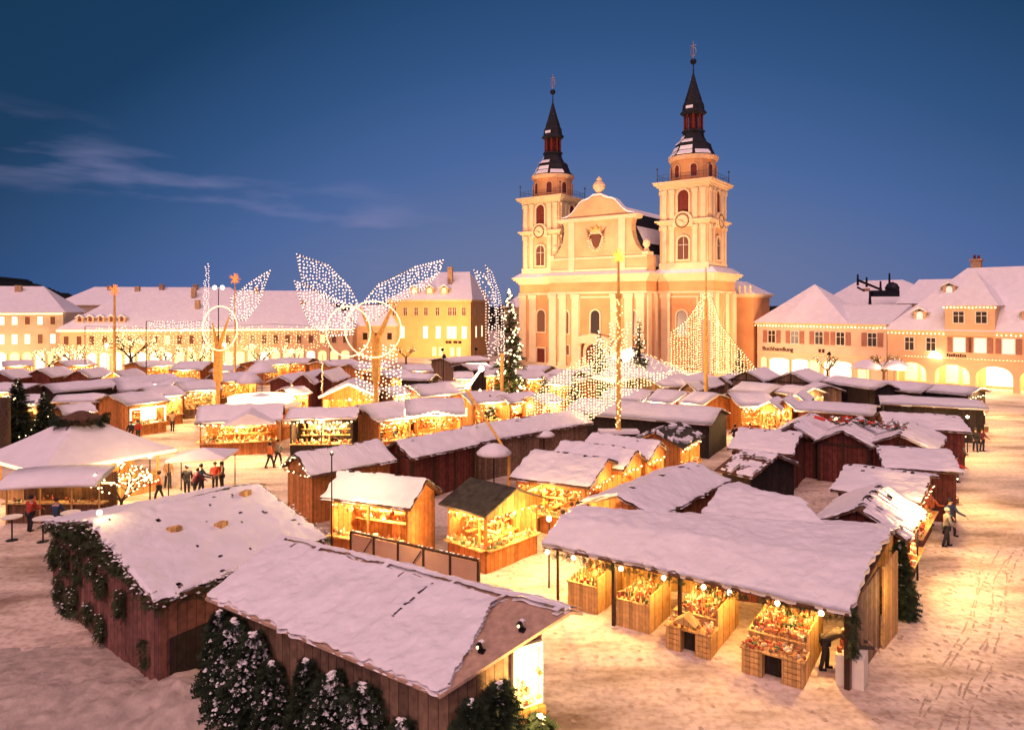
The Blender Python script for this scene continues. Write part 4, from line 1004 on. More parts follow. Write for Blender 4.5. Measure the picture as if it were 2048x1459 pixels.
# ================================================================ square side buildings
def roof_hip(m, x0, x1, y0, y1, ze, zr, rx0, rx1, ry, over=.5):
    x0 -= over; x1 += over; y0 -= over; y1 += over
    v = [(x0, y0, ze), (x1, y0, ze), (x1, y1, ze), (x0, y1, ze), (rx0, ry, zr), (rx1, ry, zr)]
    m.add(v, [(0, 1, 5, 4), (1, 2, 5), (2, 3, 4, 5), (3, 0, 4), (3, 2, 1, 0)])
def string_of_lights(par, T, a0, a1, z, step=.55, r=.1, d=.35, mt=BULB, name='light_string'):
    m = MB(); k = int((a1 - a0) / step)
    for i in range(k + 1): m.octa(T(a0 + (a1 - a0) * i / k, d, z + rnd.uniform(-.04, .04)), r * rnd.uniform(.8, 1.2))
    return m.build(name, mt, par)
def shutters(par, T, a, z, w_, h):
    m = MB()
    for s_ in (-1, 1):
        m.prism(T, rect(a + s_ * (w_ * .98), z - .05, w_ * .62, h + .1), .01, .09)
        for k in range(7): m.prism(T, rect(a + s_ * (w_ * .98), z + .1 + k * h / 7, w_ * .5, .06), .091, .12)
    m.build('shutter', SHUT, par)
def dormer(par, x, y, z, s_=1.0, pane=LITG):
    m = MB(); m.mat(SALM); m.box(x - .7 * s_, y, z, x + .7 * s_, y + 1.6 * s_, z + 1.3 * s_)
    d = m.build('dormer', None, par)
    m = MB(); m.prism(fr(x, y + 1.7 * s_, 0), [(-1.1 * s_, z + 1.1 * s_), (-.7 * s_, z + 1.45 * s_), (0, z + 1.95 * s_), (.7 * s_, z + 1.45 * s_), (1.1 * s_, z + 1.1 * s_), (0, z + 1.62 * s_)][::-1], 0, 2.0 * s_); m.build('snow', SNOW, d)
    m = MB(); m.prism(fr(x, y, 0), arch(0, z + .3 * s_, .7 * s_, .95 * s_), .0, .05); m.build('pane', pane, d)
# --- right shop house with shutters
B1 = thing('shop_house', 'salmon shop house with closed shutters, dark lettering and pyramid roof', 'building', (40.3, 115, 0), R(-46.6))
m = MB(); m.box(0, 0, 0, 19.75, 13, 8.5); m.build('wall', PINK, B1)
m = MB(); m.box(-.3, -.3, 8.15, 19.7, 0, 8.5); m.box(0, -.15, 3.55, 19.7, 0, 3.75); m.build('cornice', TRIM, B1)
m = MB(); roof_hip(m, 0, 19.7, 0, 13, 8.5, 11.4, 3.5, 21, 6.5); roof_hip(m, 0, 14.2, .0, 12.8, 8.52, 14.7, 6.8, 6.9, 6, .53); m.build('roof', SNOW, B1)
for a in (2.5, 6.3, 10.1, 13.3, 17.8):
    window(B1, T0, rect(a, 5.3, 1.15, 1.9), GLASS, FRAMEW, .1, .1, True); shutters(B1, T0, a, 5.3, 1.15, 1.9)
for a, wd, mt in ((1.2, .9, LITY), (3.8, 3.2, LITW), (7.2, 2.6, LITW), (9.4, 1.5, LITY), (12.9, 4.0, LITW), (16.6, 1.5, LITY)):
    window(B1, T0, flat_arch(a, .1, wd, 2.75, .35), mt, TRIM, .16, .18, name='shop_window')
string_of_lights(B1, T0, -.2, 19.6, 8.0, .5, .11)
def letters(text, par, T0x, T0y, T0z, size, m_=BLACKM, name='lettering'):
    cu = bpy.data.curves.new(name, 'FONT'); cu.body = text; cu.size = size; cu.extrude = .04; cu.offset = .012
    o = bpy.data.objects.new(name, cu); col.objects.link(o); o.location = (T0x, T0y, T0z); o.rotation_euler = (R(90), 0, 0); o.parent = par; cu.materials.append(m_)
    me = bpy.data.meshes.new_from_object(o); o2 = bpy.data.objects.new(name, me); col.objects.link(o2); o2.location = o.location; o2.rotation_euler = o.rotation_euler; o2.parent = par; bpy.data.objects.remove(o); return o2
for a in (4, 13): plight((a, -7, 2.6), 1700, (1, .62, .30), .4, B1)  # added point lights brightening the shop house front, no lamps there
letters('Buchhandlung', B1, .9, -.06, 4.0, .92)
m = MB(); m.prism(T0, rect(10.2, 4.05, .35, .5), .0, .1); m.prism(T0, rect(10.75, 4.05, .35, .5), .0, .1); m.build('house_sign', BLACKM, B1)
# --- arcade house
B2 = thing('arcade_house', 'apricot arcade house with a square dormer tower and glowing arches on the right', 'building', (53.92, 100.57, 0), R(-46.6))
m = MB(); m.box(0.02, .0, 3.9, 26, 13, 7.8); m.box(0.02, 4.5, 0, 26, 13, 3.9)
ar = [(3.1, 3.7), (8.1, 4.1), (12.9, 4.1), (17.7, 4.1), (22.5, 4.1)]
edges = []; x = .02
for a, wd in ar: edges.append((x, a - wd / 2)); x = a + wd / 2
edges.append((x, 26))
for x0, x1 in edges: m.box(x0, 0, 0, x1, .9, 3.9)
for a, wd in ar:     # spandrels
    k = 10
    for i in range(k):
        t0 = math.pi * i / k; t1 = math.pi * (i + 1) / k
        xa, xb = a + wd / 2 * math.cos(t0), a + wd / 2 * math.cos(t1); za, zb = 1.9 + 1.35 * math.sin(t0), 1.9 + 1.35 * math.sin(t1)
        m.add([(xa, 0, za), (xb, 0, zb), (xb, 0, 3.9), (xa, 0, 3.9), (xa, .9, za), (xb, .9, zb), (xb, .9, 3.9), (xa, .9, 3.9)], [(0, 1, 2, 3), (0, 4, 5, 1), (4, 7, 6, 5)])
m.build('wall', SALM, B2)
m = MB(); m.box(-.0, -.25, 7.5, 26, 0, 7.8); m.box(.0, -.12, 4.0, 26, 0, 4.2); m.build('cornice', TRIM, B2)
m = MB(); roof_hip(m, 0, 27, 0, 15, 7.8, 16.6, 8, 30, 8); m.build('roof', SNOW, B2)
m = MB(); m.box(7.4, -.35, 7.2, 13.1, 5, 11.2); dt = m.build('dormer_tower', SALM, B2)
m = MB(); m.add([(6.9, -.9, 11.2), (13.6, -.9, 11.2), (13.6, 6, 11.2), (6.9, 6, 11.2), (10.25, 2.6, 15.9)], [(0, 1, 4), (1, 2, 4), (2, 3, 4), (3, 0, 4), (3, 2, 1, 0)]); m.build('roof', SNOW, dt)
string_of_lights(dt, fr(0, -.35, 0), 7.3, 13.2, 10.95, .4, .11)
for a in (9.0, 11.6): window(dt, fr(0, -.35, 0), rect(a, 8.9, 1.2, 1.5), GLASS, FRAMEW, .12, .1, True)
for a in (2.9, 5.6): window(B2, T0, rect(a, 5.0, 1.1, 1.75), GLASS, FRAMEW, .1, .1, True)
for a in (9.0, 11.4, 14.5, 18): window(B2, T0, rect(a, 5.0, 1.3, 1.9), LITG, FRAMEW, .1, .1); shutters(B2, T0, a, 5.0, 1.1, 1.9)
string_of_lights(B2, T0, .2, 7.2, 7.35, .5, .11); string_of_lights(B2, T0, 13.3, 25, 7.35, .5, .11)
string_of_lights(B2, T0, 2.5, 8.5, 4.15, .4, .05, .3); string_of_lights(B2, T0, 10, 16, 4.15, .4, .05, .3)
for a, wd in ((1.8, 1.6), (4.2, 2.2), (7.0, 1.5), (9.2, 1.7), (12.9, 3.6), (17.7, 3.2), (22.5, 3.0)):
    window(B2, fr(0, 4.5, 0), rect(a, .35, wd, 2.7), LITW if wd > 3 else LITY, TRIM, .14, .1, name='shop_window')
for a in (4, 11): plight((a, -7, 2.6), 1500, (1, .62, .30), .4, B2)  # added point lights out front to lift the arcade facade, without fixtures
for a in (3.1, 8.1, 12.9, 17.7): plight((a, 2.3, 3.0), 900, (1, .68, .28), .3, B2)
dormer(B2, 3.9, 1.0, 9.0, 1.1); dormer(B2, 16.5, 1.0, 9.0, 1.1, LITW); dormer(B2, 6.6, 4.6, 12.6, 1.1)
for x, y, z in ((9.0, 8.5, 15.6), (15.5, 8.5, 16.2)):
    m = MB(); m.box(x - .6, y - .5, z, x + .6, y + .5, z + 2.0); m.box(x - .75, y - .65, z + 2.004, x + .75, y + .65, z + 2.25); ch = m.build('chimney', BRICKC, B2)
    m = MB(); m.lathe((x - .25, y, z + 2.25), [(.18, 0), (.16, .6)], 8); m.lathe((x + .25, y, z + 2.25), [(.18, 0), (.16, .5)], 8); m.build('chimney_pot', REDWD, ch)
m = MB(); m.mat(LAMP); m.prism(T0, [(5.3, 4.1), (7.0, 3.95), (6.9, 4.5), (6.2, 5.0), (5.8, 4.9)], .3, .45); m.mat(BLACKM)
for i in range(9): m.prism(T0, rect(7.6 + i * .26, 4.33, .17, .3 if i % 3 else .4), .0, .08)
m.build('shop_sign', None, B2)
# roofs behind
def simple_house(name, label, loc, rz, L_, D_, ze, zr, wm, rx=(2, 2), chim=(), rows=(), cols=4, lit=0.0, litz=None, pane=GLASS, lights=True, wsz=(1.0, 1.5), group=None):
    b = thing(name, label, 'building', loc, rz, group)
    m = MB(); m.box(0, 0, 0, L_, D_, ze); m.build('wall', wm, b)
    m = MB(); roof_hip(m, 0, L_, 0, D_, ze, zr, rx[0], L_ - rx[1], D_ / 2); m.build('roof', SNOW, b)
    m = MB(); m.box(-.2, -.2, ze - .3, L_ + .2, 0, ze - .005); m.build('cornice', TRIM, b)
    rnd.seed(int(L_ * 10))
    for z in rows:
        for i in range(cols):
            a = L_ * (i + .5) / cols; window(b, T0, rect(a, z, *wsz), LITW if rnd.random() < (litz or {}).get(z, lit) else pane, TRIM, .08, .08)
    for x, y, z in chim:
        m = MB(); m.box(x - .5, y - .5, z, x + .5, y + .5, z + 2.0); m.box(x - .6, y - .6, z + 2.004, x + .6, y + .6, z + 2.2); m.build('chimney', BRICKC, b)
    return b
simple_house('town_house', 'pale roofed house rising behind the arcade house on its left', ((65.15, 118.00, 11.84)[0], 118, 0), R(-30), 12, 12, 11.6, 15.8, SALM, (3, 3))
simple_house('town_house', 'bluish snow roofed house with a tall thin chimney behind the shop house', ((60.72, 138.00, 11.99)[0], 138, 0), R(-46), 22, 12, 11.5, 16.2, GREYP, (5, 9), chim=((7.5, 3.5, 12.4),))
# dark roof terrace frame
t = thing('roof_scaffold', 'black metal roof platform with uprights against the sky, behind the shop house', 'scaffold', (65.34, 126.00, 11.00))
m = MB(); m.tube((-3.2, 0, 4.9), (1.2, 0, 3.1), .22, .2, 6); m.tube((-3.2, 0, 3.6), (-1.9, 0, 2.9), .18, .15, 6)
for x, z0, z1 in ((-3.1, 3.9, 5.9), (-1.5, 3.6, 5.4), (1.0, 2.9, 4.7), (2.6, 3.2, 6.1), (-.9, 0, 2.8)): m.tube((x, 0, z0), (x, 0, z1), .22 if z0 else .3, .15, 6)
m.build('uprights', METAL, t)
m = MB(); m.box(-.7, -.8, 1.9, 4.0, .8, 3.0); m.lathe((3.1, 0, 2.9), [(1.1, 0), (1.2, .6), (.8, 1.3), (.2, 1.6)], 9); m.build('platform', METAL, t)
# --- yellow house centre left
B3 = thing('town_house', 'yellow three storey house with lit windows, roof dormers and tall chimney', 'building', (-27.1, 153.5, 0), R(-11))
m = MB(); m.box(0, 0, 0, 18.6, 17, 12.6); m.build('wall', YELP, B3)
m = MB(); m.box(-.3, -.3, 12.2, 18.9, 17.2, 12.6); m.build('cornice', TRIM, B3)
m = MB(); roof_hip(m, 0, 18.6, 0, 17, 12.6, 19.0, 9.2, 16.2, 8.5); m.build('roof', SNOW, B3)
fB3 = fr(18.6, 0, R(90))
for a in (1.4, 3.9, 6.4, 8.6, 11.2, 14.0, 15.0, 17.1): window(B3, T0, rect(a, 9.2, .8, 1.7), GLASSB, TRIM, .1, .1, True)
for a in (.9, 3.2, 8.5, 11.4, 13.9, 14.9, 17.2): window(B3, T0, rect(a, 4.3, 1.0, 2.5), LITW, TRIM, .1, .1)
for a in (4.5, 10): window(B3, fB3, rect(a, 9.2, .9, 1.7), GLASSB, TRIM, .1, .1); window(B3, fB3, rect(a, 4.3, 1.2, 2.5), LITW, TRIM, .1, .1)
for a in (10.5, 12, 14.5, 16): window(B3, T0, rect(a, .5, .8, 1.8), LITY, TRIM, .1, .1)
for a in (5.5, 9.0, 12.3): dormer(B3, a, 1.2, 13.7, 1.2, LITY)
m = MB(); m.box(12.2, 4.3, 15, 13.2, 5.3, 19.6); m.box(12.1, 4.2, 19.604, 13.3, 5.4, 19.9); m.build('chimney', BRICKC, B3)
m = MB()
for a, w_ in ((13.3, .5), (14.0, .7), (15.2, .9), (16.2, .7)): m.prism(T0, rect(a, 3.2, w_, .55), .0, .12)
m.build('shop_sign', BLACKM, B3)
floodlight((-13, 131, 3.0), (-19, 151, 8), 34000, (1, .60, .24), 95, 'low added floodlight aimed at the yellow house front')  # added floodlight, hidden behind the huts, brightens the yellow house
# --- far left arcade row
B4 = thing('corner_house', 'three storey grey beige corner house with a light string under its eave, far left', 'building', (-104, 113.6, 0), R(19))
m = MB(); m.box(0, 0, 0, 27, 14, 10.1); m.build('wall', GREYP, B4)
m = MB(); roof_hip(m, 0, 27, 0, 14, 10.1, 14.8, 4, 22, 8); m.build('roof', SNOW, B4)
m = MB(); m.tube((0, -.45, 9.85), (27, -.45, 9.85), .13, .13, 6); m.build('light_string', GLOWT, B4)
for i in range(14):
    a = 1 + i * 1.88; window(B4, T0, rect(a, 8.0, .75, 1.35), LITW if i in (9, 10, 12, 5) else GLASSB, TRIM, .07, .08)
    window(B4, T0, rect(a, 4.7, .75, 1.6), LITW if i in (8, 9, 10, 11, 13, 4) else GLASSB, TRIM, .07, .08)
    window(B4, T0, flat_arch(a, .2, 1.25, 3.0, .5), LITY if i % 3 else LITW, TRIM, .2, .12, name='shop_window')
for x in (12, 18): m = MB(); m.box(x, 6, 12.6, x + 1, 7, 14.9); m.build('chimney', BRICKC, B4)
B5 = thing('long_house', 'long low house with huge snowy roof and glowing eave line, left background', 'building', (-77.5, 120, 0), R(9.7))
m = MB(); m.box(0, 0, 0, 49, 20, 7.2); m.build('wall', SALM, B5)
m = MB(); roof_hip(m, 0, 49, 0, 20, 7.2, 14.2, 7.5, 41.5, 10.5); m.build('roof', SNOW, B5)
m = MB(); m.tube((-.3, -.6, 6.95), (49, -.6, 6.95), .16, .16, 6); m.build('light_string', GLOWT, B5)
for i in range(24):
    a = 1 + i * 2.03; window(B5, T0, rect(a, 4.5, .8, 1.5), GLASSB if rnd.random() < .8 else LITY, TRIM, .07, .08)
    window(B5, T0, flat_arch(a, .2, 1.4, 2.9, .5), LITW if i < 9 or i % 4 == 0 else LITY, TRIM, .2, .12, name='shop_window')
for i in range(5): dormer(B5, 2.6 + i * 1.7, 1.2, 8.3, .75, GLASSB)
for x, y, z in ((8.5, 10, 13), (19, 8, 12.8), (20.5, 4.8, 10.4), (30, 9.5, 13), (39, 6, 10.4)):
    m = MB(); m.box(x, y, z, x + .8, y + .8, z + 1.9); m.build('chimney', BRICKC, B5)
simple_house('town_house', 'low dark fronted house behind the long snowy roof, far left', (-108, 165, 0), R(8), 44, 14, 11.5, 16, GREYP, (6, 6), chim=((10, 6, 14), (22, 6, 14.5), (30, 6, 14.5)))
simple_house('town_house', 'plain house between the long snowy roof and the yellow house', (-38, 150, 0), R(2), 13, 12, 7, 11.5, SALM, (3, 3), rows=(4,), cols=5, lit=.4)
simple_house('town_house', 'grey house with dark pointed roof beside the church, behind the tall lit fir', ((-1.81, 158.00, 11.00)[0], 158, 0), R(-8), 8, 10, 11, 14.5, GREYP, (3.8, 3.8))
for x, y, e in ((-84, 112, 3500), (-66, 114, 3500), (-48, 117, 2500)):  # street lamps added to brighten the left house fronts
    t = thing('street_lamp', {-84: 'added street lamp before the grey beige corner house', -66: 'added street lamp before the left end of the long house', -48: 'added street lamp before the middle of the long house'}[x], 'street lamp', (x, y, 0), 0, 'street lamps on the square')
    m = MB(); m.tube((0, 0, 0), (0, 0, 4.6), .07, .05, 6); m.build('post', METAL, t)
    m = MB(); m.ball((0, 0, 4.8), .28, 8, 6); m.build('lamp_globe', LAMP, t); plight((0, -.3, 4.4), e * 1.6, (1, .66, .3), .3, t)
t = thing('street_lamp', 'tall mast with two white lamp heads above the long snowy roof', 'street lamp', (-41.93, 100.00, 11.00), 0, 'street lamps on the square'); t.location.z = 0
m = MB(); m.tube((0, 0, 0), (0, 0, 13.6), .09, .06, 6); m.build('post', METAL, t)
for s_ in (-.55, .55): m = MB(); m.ball((s_, 0, 13.8), .3, 8, 6); m.build('lamp_globe', LAMP, t)
for i, (px, py, Y_, r_) in enumerate([(1225, 712, 86, .55), (1196, 724, 86, .6), (1498, 738, 96, .35), (1848, 716, 93, .3), (840, 735, 100, .5)]):
    pass

# ================================================================ light figures
def inside(p, poly):
    x, z = p; c = False; n = len(poly)
    for i in range(n):
        a, b = poly[i], poly[(i + 1) % n]
        if (a[1] > z) != (b[1] > z) and x < (b[0] - a[0]) * (z - a[1]) / (b[1] - a[1]) + a[0]: c = not c
    return c
def px2(poly, Y_, cx): return [((x - 1024) / 1400 * Y_ - cx, 11 - (y - 614) * Y_ / 1400) for x, y in poly]
def net(par, poly, step, r, mt, name='light_wing', curve=0.0, jit=.3, wire=True, fill=1.0):
    """poly: (x, z) outline in the thing's frame; bulbs hang on vertical strands inside a bent wire frame"""
    xs_ = [p[0] for p in poly]; zs_ = [p[1] for p in poly]; mid = sum(xs_) / len(xs_); wd = max(.5, max(xs_) - min(xs_))
    yo = lambda x: curve * ((x - mid) / wd) ** 2 + .25 * abs(curve) * math.sin(x)
    m = MB(); x = min(xs_)
    while x < max(xs_):
        z = min(zs_) + rnd.uniform(0, step)
        while z < max(zs_):
            if inside((x, z), poly) and rnd.random() < fill: m.octa((x + rnd.uniform(-jit, jit) * step, yo(x), z), r * rnd.uniform(.75, 1.2))
            z += step * rnd.uniform(.8, 1.2)
        x += step
    wg = m.build(name, mt, par)
    if wire:
        w_ = MB(); w_.path([(x, yo(x), z) for x, z in poly], .035, 4, True); w_.build('wire_frame', WIRE, wg)
        b = MB()
        for p, q in zip(poly, poly[1:] + poly[:1]):
            l = math.hypot(q[0] - p[0], q[1] - p[1]); k = max(1, int(l / (step * .95)))
            for i in range(k):
                x = p[0] + (q[0] - p[0]) * i / k; z = p[1] + (q[1] - p[1]) * i / k; b.octa((x, yo(x), z), r)
        b.build('edge_bulbs', mt, wg)
    return wg
def ringtube(par, c, rx, rz_, r, mt, name='light_ring', ry=0.0):
    m = MB(); m.path([(c[0] + rx * math.cos(t), c[1] + ry * math.cos(t), c[2] + rz_ * math.sin(t)) for t in [i * math.pi / 16 for i in range(32)]], r, 6, True); return m.build(name, mt, par)
def star(par, c, r, mt, spikes=11):
    m = MB(); rnd.seed(5)
    for i in range(spikes * 2):
        a = rnd.uniform(0, 6.283); e = rnd.uniform(-1.2, 1.4); d = Vector((math.cos(a) * math.cos(e), math.sin(a) * math.cos(e), math.sin(e)))
        m.tube(c, Vector(c) + d * r, r * .17, .01, 4)
    return m.build('star', mt, par)
def lit_pole(loc, label, h, r=.16, st=None, sr=.6, gold=GOLDW, taper=.6):
    t = thing('light_pole', label, 'light pole', loc, 0, 'poles of the light figures')
    m = MB(); m.tube((0, 0, 0), (0, 0, h), r, r * taper, 8); m.build('pole', gold, t)
    if st: star(t, (0, 0, h + sr * .5), sr, st)
    return t
Y2 = 57.0; cx2 = (752 - 1024) / 1400 * Y2
A2 = thing('light_angel', 'tallest winged angel of light strings with two glowing halos on a forked golden post', 'light figure', (cx2, Y2, 0), 0, 'winged angels made of light strings')
m = MB(); m.tube((0, 0, 0), (0, 0, 5.0), .22, .2, 8); m.tube((0, 0, 5.0), (0, 0, 8.2), .34, .4, 8); m.tube((0, 0, 8.1), (-1.3, 0, 11.0), .28, .07, 7); m.tube((0, 0, 8.1), (1.5, 0, 11.4), .28, .07, 7); m.build('forked_post', GOLDW, A2)
W2a = [(592, 508), (655, 530), (700, 575), (718, 612), (695, 618), (640, 590), (603, 562)]
W2b = [(588, 562), (640, 584), (690, 606), (716, 628), (706, 668), (660, 672), (622, 655), (602, 610)]
W2c = [(728, 606), (758, 568), (830, 534), (887, 521), (879, 545), (850, 577), (800, 600), (752, 640), (735, 640)]
net(A2, px2(W2a, Y2, cx2), .27, .075, BULBP, curve=1.0); net(A2, px2(W2b, Y2, cx2), .24, .075, BULBP, curve=1.0); net(A2, px2(W2c, Y2, cx2), .25, .075, BULBP, curve=-1.0)
net(A2, px2([(715, 690), (790, 690), (800, 730), (812, 790), (770, 800), (735, 800), (705, 770), (715, 730)], Y2, cx2), .3, .07, BULB, 'light_skirt', .8, wire=False)
for (x, y, rx, ry) in ((699, 662, 44, 50), (748, 658, 56, 56)):
    p = px2([(x, y)], Y2, cx2)[0]; ringtube(A2, (p[0], -.4, p[1]), rx / 1400 * Y2, ry / 1400 * Y2, .055, GLOWT)
Y1_ = 62.0; cx1 = (436 - 1024) / 1400 * Y1_
A1 = thing('light_angel', 'left winged angel seen edge on, one upright glowing wing and one halo', 'light figure', (cx1, Y1_, 0), 0, 'winged angels made of light strings')
m = MB(); m.tube((0, 0, 0), (0, 0, 4.5), .16, .2, 8); m.tube((0, 0, 4.4), (0, 0, 7.3), .4, .42, 8); m.tube((0, 0, 7.2), (-.5, 0, 9.6), .22, .06, 6); m.tube((0, 0, 7.2), (1.0, 0, 10.2), .22, .06, 6); m.build('forked_post', GOLDW, A1)
net(A1, px2([(540, 541), (492, 570), (458, 596), (456, 640), (490, 640), (518, 606), (530, 570)], Y1_, cx1), .27, .075, BULBP, curve=1.0)
net(A1, px2([(414, 524), (419, 530), (422, 700), (408, 712), (408, 560)], Y1_, cx1), .2, .055, BULBP, 'light_wing', .3, wire=False)
p = px2([(443, 656)], Y1_, cx1)[0]; ringtube(A1, (p[0], -.3, p[1]), 1.2, 1.95, .055, GLOWT, ry=.8)
Y3 = 64.0; cx3 = (1004 - 1024) / 1400 * Y3
A3 = thing('light_angel', 'winged angel with one tall narrow curved wing just left of the church', 'light figure', (cx3, Y3, 0), 0, 'winged angels made of light strings')
m = MB(); m.tube((0, 0, 0), (0, 0, 6.8), .12, .16, 8); m.build('post', GOLDW, A3)
net(A3, px2([(971, 531), (984, 545), (1000, 590), (1008, 650), (1008, 720), (1000, 730), (994, 690), (992, 630), (984, 580), (975, 550)], Y3, cx3), .24, .06, BULBP, curve=.5)
net(A3, px2([(948, 540), (968, 548), (988, 585), (994, 640), (990, 700), (978, 715), (972, 680), (972, 600), (958, 570)], Y3, cx3), .27, .07, BULBP, curve=.8, fill=.7)
Y4 = 46.0; cx4 = (1237 - 1024) / 1400 * Y4
A4 = thing('light_angel', 'thick golden post with a yellow star and a sweeping gown of bulbs before the church', 'light figure', (cx4, Y4, 0), 0, 'winged angels made of light strings')
m = MB(); m.tube((0, 0, 0), (0, 0, 11.6), .18, .15, 10); m.tube((0, 0, 11.6), (0, 0, 11.9), .22, .22, 10); m.build('post', GOLDW, A4)
m = MB(); m.tube((0, 0, 11.9), (0, 0, 14.0), .09, .07, 6); m.build('star_rod', GOLDW, A4); star(A4, (0, 0, 14.3), .55, STARY)
m = MB(); m.box(-1.3, -.5, 2.75, 1.3, .5, 2.95); m.build('platform', SNOW, A4)
m = MB()
for i in range(60): m.octa((rnd.uniform(-.22, .22), -.2, 3.2 + i * .14), .055)
m.build('light_string', BULBY, A4)
net(A4, px2([(1214, 640), (1233, 650), (1240, 690), (1248, 650), (1262, 640), (1258, 700), (1240, 730), (1218, 700)], Y4, cx4), .22, .055, BULBY, wire=False)
GW = px2([(1190, 668), (1240, 712), (1300, 740), (1345, 735), (1250, 790), (1165, 830), (1055, 838), (1048, 810), (1100, 755), (1150, 715)], Y4 + 8, cx4)
g_ = net(A4, GW, .21, .066, BULBY, 'light_gown', 5, jit=.15, wire=False); g_.location.y = 6
Y5 = 70.0; cx5 = (1412 - 1024) / 1400 * Y5
A5 = thing('light_angel', 'angel of fine gold light strings on a tall post right of the church door', 'light figure', (cx5, Y5, 0), 0, 'winged angels made of light strings')
m = MB(); m.tube((0, 0, 0), (0, 0, 11.8), .22, .16, 8); m.tube((0, 0, 11.8), (0, 0, 15.0), .1, .06, 6); m.build('post', GOLDW, A5)
net(A5, px2([(1402, 600), (1372, 640), (1345, 665), (1345, 735), (1372, 748), (1405, 742)], Y5, cx5), .25, .068, BULBY, curve=2, jit=.15); net(A5, px2([(1422, 592), (1445, 650), (1480, 700), (1503, 735), (1470, 748), (1420, 745)], Y5, cx5), .25, .068, BULBY, curve=-2, jit=.15)
net(A5, px2([(1402, 585), (1420, 585), (1422, 640), (1402, 640)], Y5, cx5), .2, .06, BULBY, wire=False)
lit_pole((-46.70, 82.24) + (0,), 'slim post with an orange star on top at the far left', 12.6, .2, STARO, .75)
lit_pole((-35.52, 89.77) + (0,), 'slim post with an orange star beside the left winged angel', 14.2, .12, STARO, .8)
t = lit_pole((-17.94, 66.27) + (0,), 'thin plain post before the dark red double gable', 6.6, .07); m = MB()
for i in range(14): m.octa((rnd.uniform(-.1, .1), -.1, 3.2 + i * .2), .05)
m.build('light_string', BULB, t)
# net of lights strung over the far left
NL = thing('light_curtain', 'wide curtain of small bulbs hanging before the long snowy roofed house', 'light curtain', (-46, 100, 0))
m = MB(); m.path([(-15, 0, 8.3), (-6, 0, 8.0), (3, 0, 8.2), (12, 0, 8.6), (20, 0, 8.2)], .03, 4)
for x in (-15, 3, 20): m.tube((x, 0, 0), (x, 0, 8.3), .07, .06, 5)
m.build('wire_frame', WIRE, NL)
net(NL, [(-15, 8.3), (20, 8.3), (20, 5.2), (10, 4.6), (-4, 5.0), (-15, 4.4)], .42, .08, BULBY, 'bulb_curtain', 0, wire=False, fill=.7)
net(NL, [(-15, 4.4), (-4, 5.0), (6, 4.8), (6, 3.0), (-15, 3.0)], .42, .08, BULBY, 'bulb_curtain', 1.5, wire=False, fill=.6)
NL2 = thing('light_curtain', 'ragged veil of pink white bulbs between the left angel and its upright wing', 'light curtain', ((-38.40, 80.00, 9.51)[0], 80, 0))
m = MB(); m.path([(-3.4, 0, 9.4), (0, 0, 9.1), (3.6, 0, 9.5)], .03, 4); m.tube((-3.4, 0, 0), (-3.4, 0, 9.4), .06, .05, 5); m.build('wire_frame', WIRE, NL2)
net(NL2, [(-3.4, 9.4), (3.6, 9.5), (3.4, 8.2), (-3.2, 8.0)], .3, .08, BULBP, 'bulb_curtain', 0, wire=False)
# ---------------------------------------------------------------- lit bare trees
def lit_tree(loc, h, r, label, nb=220, seed=1, br=.08, mt=BULBY, group='bare trees hung with bulbs'):
    rnd.seed(seed); t = thing('bare_tree', label, 'tree', loc, 0, group)
    tr = MB(); tr.tube((0, 0, 0), (0, 0, h * .35), .04 * h, .03 * h, 7); tr.build('trunk', BARK, t)
    m = MB(); b = MB(); tips = []
    def grow(p, d, l, rr, k):
        q = p + d * l; m.tube(p, q, rr, rr * .6, 5, False)
        if k == 0: tips.append((p, q)); return
        for i in range(3):
            e = (d + Vector((rnd.uniform(-1, 1), rnd.uniform(-1, 1), rnd.uniform(-.3, .6))) * .75).normalized(); grow(q, e, l * rnd.uniform(.62, .85), rr * .58, k - 1)
        tips.append((p, q))
    for i in range(5):
        a = i * 1.257 + rnd.random(); grow(Vector((0, 0, h * .34)), Vector((math.cos(a) * .8, math.sin(a) * .8, .75)).normalized(), r * .42, .02 * h, 3)
    for i in range(nb):
        p, q = rnd.choice(tips); b.octa(p + (q - p) * rnd.random() + Vector((rnd.uniform(-.08, .08), rnd.uniform(-.08, .08), -.05)), br * rnd.uniform(.8, 1.2))
    m.build('branches', BARK, t); b.build('light_string', mt, t); return t
lt = [(98, 738, 6.0, 'first bulb hung tree from the left, before the grey beige corner house'), (150, 738, 6.6, 'bulb hung tree before the joint of the corner house and long house'), (262, 736, 8.8, 'tallest bulb hung tree, just right of the orange star post'),
      (330, 736, 6.6, 'bulb hung tree between the orange star post and upright light wing'), (395, 736, 6.2, 'bulb hung tree directly left of the upright light wing'), (520, 733, 6.4, 'bulb hung tree below the left angel wing'), (585, 733, 6.0, 'bulb hung tree left of the two halo rings')]
for i, (px_, py_, h, lb) in enumerate(lt):
    Yt = 1400 * 11 / (py_ - 614) * .86; lit_tree(((px_ - 1024) / 1400 * Yt, Yt, 0), h, h * .5, lb, 260, i + 3, .085)
for i, (px_, Yt, h, lb) in enumerate([(812, 128, 5, 'bare tree right of the two halo rings before the yellow house'), (1655, 100, 5.5, 'bare tree without bulbs before the shop house'), (1768, 96, 6.0, 'bare tree before the joint of shop house and arcade house')]):
    lit_tree(((px_ - 1024) / 1400 * Yt, Yt, 0), h, h * .45, lb, 24 if i else 60, i + 33, .06)
lit_tree((-20.36, 36.49) + (0,), 2.6, 1.9, 'leafless bush thick with white bulbs between the hipped pavilion and the wreath covered hut', 190, 21, .055, BULB)
